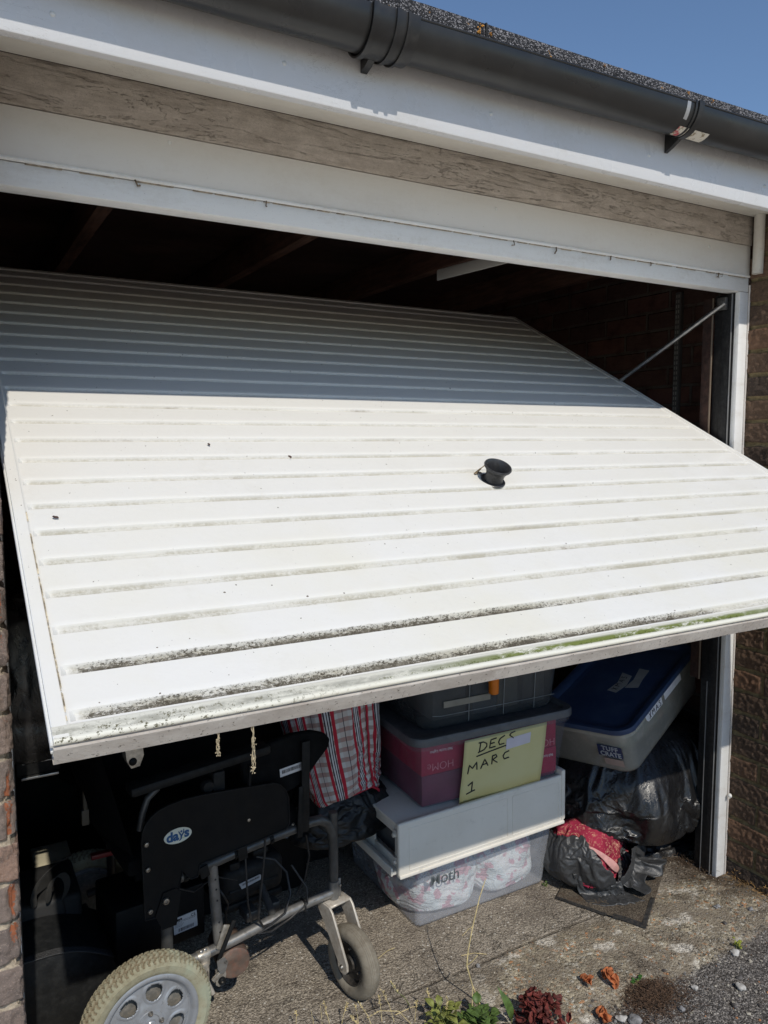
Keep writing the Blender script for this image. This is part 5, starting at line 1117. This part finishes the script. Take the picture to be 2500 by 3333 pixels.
# empty flat sack squashed under the big one
mb = MB(); 
def flat(a, b):
    x = 1.98+.36*a; y = .14+.22*b+.05*(1-a)*(1-b); h = .008+.040*math.sin(b*math.pi)**.7*(1-.6*a)
    h += .012*(1-abs(noise.noise(Vector((a*4, b*9, 1))))*2)+.006*noise.noise(Vector((a*13, b*17, 1)))
    return (x+.01*noise.noise(Vector((b*7, a*5, 0))), y+.012*noise.noise(Vector((a*8, b*3, 5))), max(.004, h*sst(0, .08, b)))
mb.grid([i/50 for i in range(51)], [i/40 for i in range(41)], flat)
o = mb.build('empty_sack', bin_m, None, smooth=180, label='flat empty black sack on the floor under the big bin bag', cat='sack'); s_ = o.modifiers.new('t', 'SOLIDIFY'); s_.thickness = .001
sheetbag('ball', (2.235, .115, .165), (.026, .026, .03), 1.1, M_('lime_plastic', (.22, .62, .03), .4), .05, label='lime green ball peeping out by the right door post', cat='ball', sub=3)
# -- open torn sack with a paisley quilt
S0 = Vector((1.785, .235, 0))
qn = N('paisley_cotton'); w_ = qn.noise(16, 3, .5, dist=1.5)
mz = qn.noise(30, 2, .5, dist=2.4); ring_ = qn.m('MULTIPLY', qn.ramp(qn.m('ABSOLUTE', qn.m('SUBTRACT', mz, .56)), .030, .012), qn.ramp(w_, .38, .48))
c = qn.mix(qn.ramp(qn.noise(9, 4), .35, .65), (.36, .030, .065), (.22, .014, .036)); c = qn.mix(qn.m('MULTIPLY', ring_, .75), c, (.62, .33, .22)); sp = qn.ramp(qn.voro(34), .20, .12); c = qn.mix(qn.m('MULTIPLY', sp, .55), c, (.56, .26, .17))
qn.set(c, .75, spec=.2); qn.bump(qn.noise(40, 5, .65), .002, 1)
def qcore(c_):
    p = lump((.112, .102, .092), 1, 9.1, 2.2, .20)(c_); a = math.atan2(p.y, p.x)
    g = math.exp(-((p.x*.75+p.y*.65-.012)/.016)**2)*.030*(p.z > .0); tp = 1-.50*max(0, -p.z/.09); p.x *= tp; p.y *= tp
    return Vector((p.x+.012, p.y+.02, p.z-g+.010*math.cos(a*2+1)*(p.z > 0)))
QC = S0+Vector((.0, .0, .105))
qv, qf = ball(6, lambda c_: qcore(c_)*1.06+QC); cv, cf = ball(5, lambda c_: qcore(c_)*.97+QC)
qout = settle(qv, qf, cv, cf, 14, .34, bend=.06, mass=.2, stiff=15, zfloor=.035)
mb = MB(); mb.add([p-QC for p in qout], qf); qu = mb.build('quilt', qn.mat, None, smooth=180, label='crimson paisley quilt bulging from the torn sack by the tubs', cat='quilt'); qu.location = QC
# pink lining strip lying over the quilt front
LN = [(-.085, -.062, .172), (-.050, -.088, .152), (-.020, -.103, .122), (.010, -.108, .092), (.030, -.106, .070)]
mb = MB(); V = []
for i_, p in enumerate(LN):
    p = Vector(p)+Vector((-.0, 0, -.105))
    w0 = (.15, .5, .9, 1.25, .7)[i_]; p += Vector((.006, .004, -.002)); V += [p+Vector((-.008, -.004, -.009))*w0, p+Vector((.001, -.003, -.001))*w0, p+Vector((.011, .0, .006))*w0]
mb.add(V, [(3*i_+k, 3*i_+k+1, 3*i_+k+4, 3*i_+k+3) for i_ in range(len(LN)-1) for k in (0, 1)]); o = mb.build('quilt_lining', M_('pink_lining', (.60, .31, .28), .8, var=.2, vs=40), qu, smooth=180)
ss = o.modifiers.new('s', 'SUBSURF'); ss.levels = ss.render_levels = 2; s_ = o.modifiers.new('t', 'SOLIDIFY'); s_.thickness = .0015
# the sack: a loose skin, cut open along a V at the front, let fall round the quilt
def sk(c_):
    a = math.degrees(math.atan2(c_.y, c_.x)); h = Vector((c_.x, c_.y, 0)).length
    ex = 1+.50*math.exp(-((a+26)/26)**2)*max(0, .55-c_.z)/.9+.04*math.exp(-((abs(a)-180)/30)**2)+.16*math.exp(-((a+112)/20)**2)*max(0, -c_.z+.2)+.035*math.cos(math.radians(a)*9+2*c_.z)
    return Vector((c_.x*.158*ex, c_.y*.152*(1+.12*math.exp(-((a+95)/40)**2)), c_.z*.118))+QC+Vector((.008, .015, .010))
bm = bmesh.new(); bmesh.ops.create_icosphere(bm, subdivisions=6, radius=1)
def topcut(c_):
    a = math.degrees(math.atan2(c_.y, c_.x))
    lim = .30+.20*math.cos(math.radians(a-185))+.10*noise.noise(c_*3)+.06*noise.noise(c_*11)
    v = abs(((a+96+180) % 360)-180)          # distance from the notch
    lim -= .80*max(0, 1-v/30)
    lim += .20*math.exp(-(((a-205) if a > 0 else (a+155))/32)**2)
    return lim
dele = [v for v in bm.verts if v.co.z > topcut(v.co)]; bmesh.ops.delete(bm, geom=dele, context='VERTS')
bm.verts.ensure_lookup_table(); bm.verts.index_update(); sv = [sk(v.co) for v in bm.verts]; sv = [Vector((p.x, p.y, max(.004, p.z))) for p in sv]; sf = [tuple(v.index for v in f.verts) for f in bm.faces]; bm.free()
cv2, cf2 = ball(5, lambda c_: qcore(c_)*1.02+QC)
pins_ = {i_: .10+.35*sst(.06, .16, p.z) for i_, p in enumerate(sv) if p.z > .06}
sout = settle(sv, sf, cv2, cf2, 16, .13, pins=pins_, bend=.06, zfloor=.0)
mb = MB(); mb.add([p-S0 for p in sout], sf); ob = mb.build('open_sack', bin_m2, None, smooth=180, label='torn open black sack slumped on the floor with quilt bulging out', cat='sack'); ob.location = S0
ss = ob.modifiers.new('s', 'SUBSURF'); ss.levels = ss.render_levels = 1; s_ = ob.modifiers.new('t', 'SOLIDIFY'); s_.thickness = .0008; s_.offset = 1
# loose torn flaps of the same sack, spread over the floor to the right and front
def torn(P0, P1, P2, P3, seed, grow=.22, nx=56, ny=44):
    P0, P1, P2, P3 = [Vector(p)+S0 for p in (P0, P1, P2, P3)]; V = []; pn2 = {}
    for j_ in range(ny+1):
        for i_ in range(nx+1):
            a, b = i_/nx, j_/ny; p = P0.lerp(P1, a).lerp(P3.lerp(P2, a), b); q = Vector((a*3, b*3, seed))
            p = p+Vector((0, 0, .030*math.sin(b*math.pi)+.012*noise.noise(q*2)))+(P2-P1)*(.16*noise.noise(Vector((a*5, seed, 0)))*b)
            V.append(p)
            if j_ == 0: pn2[len(V)-1] = 1.0
    F = [(j_*(nx+1)+i_, j_*(nx+1)+i_+1, (j_+1)*(nx+1)+i_+1, (j_+1)*(nx+1)+i_) for j_ in range(ny) for i_ in range(nx)]
    out = settle(V, F, cv2, cf2, 18, grow, pins=pn2, bend=.02, zfloor=.004)
    mb = MB(); mb.add([p-S0 for p in out], F); o = mb.build('sack_flap', bin_m2, ob, smooth=180); s_ = o.modifiers.new('t', 'SOLIDIFY'); s_.thickness = .0008
torn((.005, -.135, .055), (.130, -.01, .120), (.225, -.115, .014), (.045, -.185, .012), 3.3, grow=.16)
torn((-.135, -.055, .085), (.010, -.140, .060), (.050, -.195, .010), (-.110, -.150, .012), 6.1, grow=.16)
# -- mat
mt = empty('floor_mat', label='gritty brown floor mat with black edging, one corner showing by the sack', cat='mat')
c0 = Vector((1.732, -.070, 0)); a1 = Vector((2.175, .21, 0)); a2 = Vector((1.60, .19, 0)); a3 = a1+a2-c0
mb = MB().grid([i/60 for i in range(61)], [i/40 for i in range(41)], lambda a, b: (lambda p: Vector((p.x, p.y, .0095+gz(p.x, p.y)*.9+.0012*noise.noise(p*12))))(c0.lerp(a1, a).lerp(a2.lerp(a3, a), b)))
n = N('gritty_mat'); v = n.voro(330, out=1); s3 = n.t.nodes.new('ShaderNodeSeparateColor'); n.link(v, s3.inputs[0]); c = n.mix(n.ramp(s3.outputs[0], .3, 1), (.085, .07, .055), (.20, .165, .125)); c = n.mix(n.ramp(n.noise(12, 6, .7), .5, .7), c, (.09, .06, .04)); n.set(c, .95, spec=.1); n.bump(n.voro(330), .002)
mb.build('mat_pile', n.mat, mt, smooth=180)
em = M_('mat_edging', (.028, .028, .028), .7, var=.4, vs=50, dust=.7, dcol=(.11, .09, .07))
def strip(A, B, wd, side):
    A, B = Vector(A), Vector(B); d = (B-A).normalized(); s = Vector((-d.y, d.x, 0))*wd*side
    return MB().grid([i/40 for i in range(41)], [0, .12, .88, 1], lambda a, b: (lambda p: Vector((p.x, p.y, .0115+gz(p.x, p.y)*.9-(.007 if b in (0, 1) else 0)+.0008*noise.noise(p*40))))(A.lerp(B, a)+s*b)).build('mat_edge', em, mt, smooth=60)
strip(c0+Vector((-.004, -.004, 0)), c0.lerp(a2, .36), .016, -1); strip(c0, c0.lerp(a1, .33), .016, 1); strip(c0.lerp(a1, .62), a1, .014, 1); strip(c0.lerp(a2, .42), a2, .004, -1)

# ================================================================== grit, stones, leaves, weeds
gr = MB()
def stone(mb, c, r, seed, sub=1):
    bm = bmesh.new(); bmesh.ops.create_icosphere(bm, subdivisions=sub, radius=1)
    sx, sy, sz = 1+.3*noise.noise(Vector((seed, 0, 0))), .8+.3*noise.noise(Vector((0, seed, 0))), .62
    for v in bm.verts:
        k = 1+.55*noise.noise(v.co*1.3+Vector((seed*3, seed, 0)))+.16*noise.noise(v.co*4+Vector((seed, 0, 3))); v.co = Vector((v.co.x*sx, v.co.y*sy, v.co.z*sz))*k*r
    bm.verts.index_update(); ang = Matrix.Rotation(seed*7, 4, 'Z'); mb.add([v.co.copy() for v in bm.verts], [tuple(v.index for v in f.verts) for f in bm.faces], 0, Matrix.Translation(c) @ ang); bm.free()
gms = []
for nm, col in (('grit_grey', (.20, .19, .18)), ('grit_pale', (.42, .38, .31)), ('grit_dark', (.075, .065, .06)), ('grit_orange', (.42, .19, .08))): gms.append(M_(nm, col, .9, var=.35, vs=60))
for i in range(2600):
    zone = random.random()
    if zone < .62: x, y = random.uniform(1.15, 2.25), random.uniform(-.62, -.22)
    elif zone < .82: x, y = random.uniform(1.0, 2.18), random.uniform(-.25, .06)
    elif zone < .93: x, y = 2.18-abs(random.gauss(0, .09)), random.uniform(-.5, .16)
    else: x, y = random.uniform(.3, 2.0), random.uniform(-.3, .4)
    r = random.choice((.0014, .0018, .0022, .003, .0038 if zone < .62 else .002))*random.uniform(.7, 1.2)
    m_ = random.choices((0, 1, 2, 3), (.42, .22, .30, .06))[0]; a = len(gr.f); stone(gr, (x, y, gz(x, y)+r*.35), r, i*.37, 1)
    for q in range(a, len(gr.f)): gr.m[q] = m_
for i in range(90):
    x, y = random.uniform(1.2, 2.2), random.uniform(-.62, -.20); rr_ = random.uniform(.003, .0065); m_ = random.choice((0, 1, 1, 2)); a = len(gr.f); stone(gr, (x, y, gz(x, y)+rr_*.3), rr_, i*.61, 2)
    for q in range(a, len(gr.f)): gr.m[q] = m_
gr.build('gravel', gms, None, smooth=0, kind='stuff')
stm = [M_('stone_pale', (.46, .44, .41), .85, var=.25, vs=60, bump=.001), M_('stone_grey', (.24, .235, .235), .8, var=.4, vs=90, bump=.001), M_('stone_dark', (.10, .09, .085), .85, var=.4, vs=80, bump=.001)]
ST = [(1.884, -.270, .0145, 0, 'largest pale stone beside the tiny green sprig near the right wall'), (1.768, -.372, .0135, 0, 'pale stone on the outer asphalt towards the lower right corner'), (1.657, -.309, .010, 0, 'small white stone on the asphalt right of the dried moss clump'),
      (2.018, -.107, .009, 1, 'grey flinty stone on the concrete in front of the right post'), (2.094, -.172, .010, 1, 'grey flinty stone nearest the foot of the brick reveal'), (1.183, .057, .007, 1, 'lone grey pebble below the clear tub, by the tall stalk'),
      (1.412, -.318, .017, 1, 'mottled grey stone at the bottom edge below the orange leaf'), (1.388, -.295, .012, 0, 'white chip between the orange leaf and the mottled stone'), (1.80, -.345, .008, 2, 'brown stone just above the pale stone at lower right'), (1.56, -.345, .010, 1, 'grey stone at the foot of the dried moss clump'), (1.69, -.41, .009, 2, 'dark stone low on the asphalt near the bottom right'), (1.965, -.175, .007, 2, 'small dark pebble on the concrete left of the two flinty stones')]
for i, (x, y, r, m_, lab) in enumerate(ST):
    mb = MB(); stone(mb, (0, 0, 0), r, 11.3+i*1.9, 3); mb.build('stone', stm[m_], None, smooth=50, label=lab, cat='stone', group='stones on the ground').location = (x, y, gz(x, y)+r*.45)
orl = M_('dry_orange_leaf', (.42, .13, .045), .75, var=.45, vs=70, bump=.001)
for (x, y, r, kk, lab) in ((1.406, -.160, .022, 3, 'small curled orange leaf lying alone on the concrete'), (1.467, -.188, .030, 6, 'large crumpled orange leaf beside the dried moss clump'), (1.350, -.268, .025, 4, 'crumpled orange leaf at the bottom edge next to the white chip')):
    mb = MB()
    for j in range(kk): crumple(mb, (random.gauss(0, r*.35), random.gauss(0, r*.3), random.uniform(.002, .012)), r*random.uniform(.55, .85), zd=(random.gauss(0, .6), random.gauss(0, .6), 1), amp=.8)
    o = mb.build('dry_leaf', orl, None, smooth=180, label=lab, cat='leaf', group='dry orange leaves'); o.location = (x, y, gz(x, y)+.002); s_ = o.modifiers.new('t', 'SOLIDIFY'); s_.thickness = .0005
# dried moss clump
mb = MB(); random.seed(21)
for i in range(6500):
    a, q = random.uniform(0, 6.28), abs(random.gauss(0, .5)); x, y = math.cos(a)*q*.125+.01, math.sin(a)*q*.095; h = max(0, .024*(1-q*.8))*random.random()
    d = Vector((random.gauss(0, 1), random.gauss(0, 1), random.gauss(.15, .5))).normalized()*random.uniform(.004, .013); s = d.orthogonal().normalized()*.0009; p = Vector((x, y, h)); mb.add([p-s, p+s, p+d+s*.4, p+d-s*.4], [(0, 1, 2, 3)])
o = mb.build('dried_moss', M_('dry_moss_brown', (.085, .05, .03), .95, var=.7, vs=90), None, smooth=0, kind='stuff', label='dark brown dried moss clump where concrete meets asphalt', cat='moss'); o.location = (1.515, -.270, gz(1.515, -.27)+.001)
root_m = M_('dry_roots', (.10, .065, .04), .95, var=.6, vs=60)
mb = MB()
for i in range(420):
    p = Vector((random.gauss(0, .04), random.gauss(0, .055), abs(random.gauss(0, .012)))); d = Vector((random.gauss(0, 1), random.gauss(0, 1), random.gauss(0, .5))).normalized()*random.uniform(.006, .022); mb.tube([p, p+d*.5+Vector((0, 0, .002)), p+d], .00045, 3, cap=False)
o = mb.build('dried_roots', root_m, None, smooth=0, kind='stuff', label='tangle of dry roots and fluff at the foot of the right door post', cat='roots'); o.location = (2.135, .085, .006)
mb = MB()
for i in range(300):
    p = Vector((random.gauss(0, .012), random.uniform(-.16, .16), abs(random.gauss(0, .02)))); d = Vector((random.gauss(-.3, .8), random.gauss(0, 1), random.gauss(.5, .6))).normalized()*random.uniform(.006, .02); mb.tube([p, p+d], .0006, 3, cap=False)
o = mb.build('dried_weeds', M_('dry_weed_orange', (.30, .17, .06), .95, var=.6, vs=60), None, smooth=0, kind='stuff', label='rusty dry weeds along the foot of the brick reveal', cat='weeds'); o.location = (2.178, -.19, .004)
# leaves and weeds
green = M_('leaf_green', (.085, .14, .035), .5, var=.35, vs=40, spec=.4); redl = M_('leaf_dark_red', (.13, .024, .018), .75, var=.7, vs=40); straw = M_('straw', (.62, .50, .25), .8, var=.3, vs=60); gstem = M_('green_stem', (.22, .26, .07), .7, var=.3)
def leaf(mb, base, tip, wd, up=(0, 0, 1), curl=.2, m=0, wav=.1):
    base, tip = Vector(base), Vector(tip); d = tip-base; L = d.length; s = d.cross(Vector(up)).normalized(); nn = s.cross(d).normalized(); sd = random.uniform(0, 50)
    V = []
    for i in range(9):
        t = i/8; w_ = wd*math.sin(min(1, t*1.05+.03)*math.pi)**.75*(1-.2*t)+.0004; c_ = base+d*t+nn*(curl*L*math.sin(t*math.pi)*.5-.25*curl*L*t*t)
        for k in (-1, -.5, 0, .5, 1): V.append(c_+s*w_*k+nn*(abs(k)*w_*.35+wav*w_*noise.noise(Vector((t*5, k*2, sd)))))
    mb.add(V, [(i*5+k, i*5+k+1, (i+1)*5+k+1, (i+1)*5+k) for i in range(8) for k in range(4)], m)
def plant(name, loc, n, size, mat_, label, spread=.5, hgt=.6, wd=.22, stems=True, cat='weed', group=None, seed=1, wav=.1, curl=.25, lay=None):
    random.seed(seed); mb = MB(); st_ = MB()
    for i in range(n):
        a = random.uniform(0, 6.28); q = random.uniform(.15, 1)*spread*size; b = Vector((random.gauss(0, size*.12), random.gauss(0, size*.12), 0)); h = hgt*size*random.uniform(.2, 1)
        k = b+Vector((math.cos(a)*q*.6, math.sin(a)*q*.6, h*.75)); dd = Vector((math.cos(a), math.sin(a), random.uniform(-.1, .9))).normalized()*size*random.uniform(.22, .5)
        leaf(mb, k, k+dd, dd.length*wd, curl=curl, wav=wav)
        st_.tube([b, b.lerp(k, .5)+Vector((0, 0, .1*h)), k], .0007, 5)
    r_ = empty(name, (loc[0], loc[1], gz(loc[0], loc[1])), label=label, cat=cat, group=group); o = mb.build('leaves', mat_, r_, smooth=180); s_ = o.modifiers.new('t', 'SOLIDIFY'); s_.thickness = .0003
    st_.build('stems', gstem, r_); return r_
random.seed(3); r_ = empty('red_leaved_weed', (1.165, -.215, gz(1.165, -.215)), label='dark red crinkled weed at the bottom edge', cat='weed'); mb = MB(); st_ = MB()
for i in range(120):
    a = random.uniform(0, 6.28); q = abs(random.gauss(0, .034)); h = random.uniform(.006, .105)*math.exp(-(q/.06)**2); p = Vector((math.cos(a)*q*1.45, math.sin(a)*q, h))
    crumple(mb, p, random.uniform(.006, .016), zd=(math.cos(a)+random.gauss(0, .6), math.sin(a)+random.gauss(0, .6), random.uniform(-.2, 1)), amp=1.1)
    if i % 4 == 0: st_.tube([(p.x*.3, p.y*.3, 0), (p.x*.7, p.y*.7, p.z*.6), tuple(p)], .0008, 5)
for i in range(14):
    a = random.uniform(0, 6.28); leaf(mb, (math.cos(a)*.02, math.sin(a)*.015, .03), (math.cos(a)*.035+random.gauss(0, .01), math.sin(a)*.02, random.uniform(.06, .105)), .006, curl=.4, wav=1.5)
o = mb.build('leaves', redl, r_, smooth=180); s_ = o.modifiers.new('t', 'SOLIDIFY'); s_.thickness = .0004; st_.build('stems', M_('red_stem', (.12, .04, .02), .8), r_)
plant('green_weed', (1.035, -.148), 90, .062, green, 'green round-leaved weed low at the bottom edge, left of the red weed', wd=.42, hgt=1.0, seed=5, cat='weed', spread=.9)
plant('green_weed', (.955, -.10), 60, .065, M_('leaf_yellow_green', (.22, .24, .06), .6, var=.4, vs=50), 'small yellowish-green weed left of the round-leaved weed', wd=.35, hgt=1.2, seed=8, cat='weed', spread=.9)
r_ = empty('dock_leaf_weed', (1.115, -.18, gz(1.115, -.18)), label='two broad upright green leaves in front of the dark red weed', cat='weed'); mb = MB(); leaf(mb, (0, 0, .02), (-.035, .012, .115), .012, (0, -1, .4), .2); leaf(mb, (.045, -.012, .015), (.052, -.01, .082), .0115, (0, -1, .3), .15)
o = mb.build('leaves', green, r_, smooth=180); s_ = o.modifiers.new('t', 'SOLIDIFY'); s_.thickness = .0004; MB().tube([(0, 0, 0), (0, 0, .03)], .001, 6).tube([(.045, -.012, 0), (.045, -.012, .02)], .001, 6).build('stems', gstem, r_)
plant('green_sprig', (1.912, -.262), 14, .030, M_('lime_leaf', (.33, .36, .05), .6, var=.3), 'tiny lime green sprig beside the pale stone', wd=.3, hgt=1.1, seed=9)
plant('green_sprig', (1.528, -.222), 10, .030, M_('dark_leaf', (.05, .15, .025), .55, var=.3), 'small dark green rosette on the dried moss clump', wd=.4, hgt=.3, seed=12, spread=.8)
plant('green_sprig', (1.625, .268), 9, .018, green, 'minute green seedling at the right foot of the clear tub', wd=.35, hgt=.8, seed=14)
def stalk(P, lab, r=.0011, m_=None, seeds=0, seed=1, side=()):
    random.seed(seed); P = [Vector(p) for p in P]; o0 = P[0].copy(); r_ = empty('grass_stalk', o0, label=lab, cat='grass stalk', group='dry grass stalks'); Q = [p-o0 for p in P]
    r *= 1.35; mb = MB().tube(Q, [r*(1-.5*i/(len(Q)-1)) for i in range(len(Q))], 6)
    for s_ in side: mb.tube([Vector(q)-o0 for q in s_], r*.6, 5)
    mb.build('stem', m_ or straw, r_)
    if seeds:
        sm = MB(); n_ = len(Q)
        for i in range(seeds):
            t = 1-.35*(i/seeds); f_i = t*(n_-1); k = min(n_-2, int(f_i)); p = Q[k].lerp(Q[k+1], f_i-k); d = Vector((random.gauss(0, 1), random.gauss(0, 1), .9)).normalized()*random.uniform(.004, .008)
            sm.lathe([(0, 0), (.0012, .3), (.0009, .7), (0, 1)], 5, M=rot_to(d, p) @ Matrix.Diagonal((1, 1, d.length, 1)))
        sm.build('seed_head', straw, r_)
    return r_
stalk([(1.095, -.075, 0), (1.075, -.062, .06), (1.058, -.060, .12), (1.062, -.060, .16), (1.075, -.060, .22), (1.098, -.060, .30), (1.116, -.060, .342)], 'tallest straw stalk standing in front of the clear tub', .0017, seeds=5, side=([(1.058, -.06, .12), (1.07, -.07, .135), (1.082, -.075, .15)],))
stalk([(1.03, -.13, 0), (1.04, -.11, .05), (1.052, -.095, .085)], 'short bent stalk at the foot of the tallest straw stalk', .0012)
stalk([(.93, .02, 0), (.90, .0, .05), (.86, -.03, .10), (.83, -.05, .15)], 'green-yellow stalk leaning left across the grey caster', .0009, gstem, seeds=14, seed=4)
stalk([(.70, .02, 0), (.69, .02, .05), (.675, .02, .11)], 'short straw stalk standing left of the caster wheel', .0009, seeds=16, seed=6)
stalk([(.80, -.02, 0), (.785, -.01, .05), (.765, 0, .085)], 'pale straw blade just below the caster wheel', .0009, seeds=8, seed=7)
stalk([(.79, -.035, 0), (.76, -.02, .03), (.735, -.01, .07)], 'seedy straw stalk left of the pale blade below the caster', .0009, seeds=20, seed=8)
stalk([(.90, -.05, 0), (.865, -.03, .045), (.82, -.01, .05), (.79, .0, .035)], 'arching straw stalk low at the bottom edge', .0008, seeds=4, seed=9)
random.seed(77)
ORD = ('first', 'second', 'third', 'fourth', 'fifth', 'sixth', 'seventh', 'eighth', 'ninth')
for i in range(9):
    x, y = .62+.042*i+random.uniform(-.012, .012), 0; y = .10-.42*(x-.62)-random.uniform(0, .03); h_ = random.uniform(.04, .10); lx, ly = random.gauss(0, .02), random.gauss(.01, .015)
    stalk([(x, y, 0), (x+lx*.4, y+ly*.4, h_*.55), (x+lx, y+ly, h_)], 'thin dry stalk, %s from the left in the loose row along the bottom edge' % ORD[i], .0007, seeds=random.choice((0, 8, 16)), seed=30+i)
stalk([(.965, -.11, 0), (.962, -.105, .045), (.968, -.10, .09)], 'yellow flowering stalk above the green weeds', .0009, gstem, seeds=22, seed=10)
for i, (x, y, a, L, lab) in enumerate(((.98, .235, 15, .07, 'dry straw lying at the left foot of the clear tub'), (1.25, .20, 20, .06, 'dry straw lying in front of the clear tub'), (.92, .0, -5, .09, 'dry straw lying right of the caster wheel'), (1.20, .10, -25, .075, 'pale straw lying by the lone grey pebble'), (.95, -.04, 35, .06, 'straw lying on the floor joint'), (1.66, .135, -12, .05, 'short straw at the front of the torn sack'))):
    d = Vector((math.cos(R(a)), math.sin(R(a)), 0)); MB().tube([-d*L/2, Vector((.004, .004, .002)), d*L/2], .0009, 5).build('straw', straw, None, label=lab, cat='straw', group='straws lying on the ground').location = (x, y, gz(x, y)+.002)
MB().lathe([(0, .006), (.004, .005), (.007, .001), (.0075, -.002), (.0, -.003)], 12, M=rot_to((-1, 0, 0))).tube([(-.004, 0, 0), (-.006, -.004, -.008), (-.004, -.009, -.001)], .0012, 6).build('wall_hook', M_('white_hook', (.72, .71, .68), .5), None, label='small white plastic fixing on the right brick reveal', cat='fixing').location = (2.188, -.014, .305)
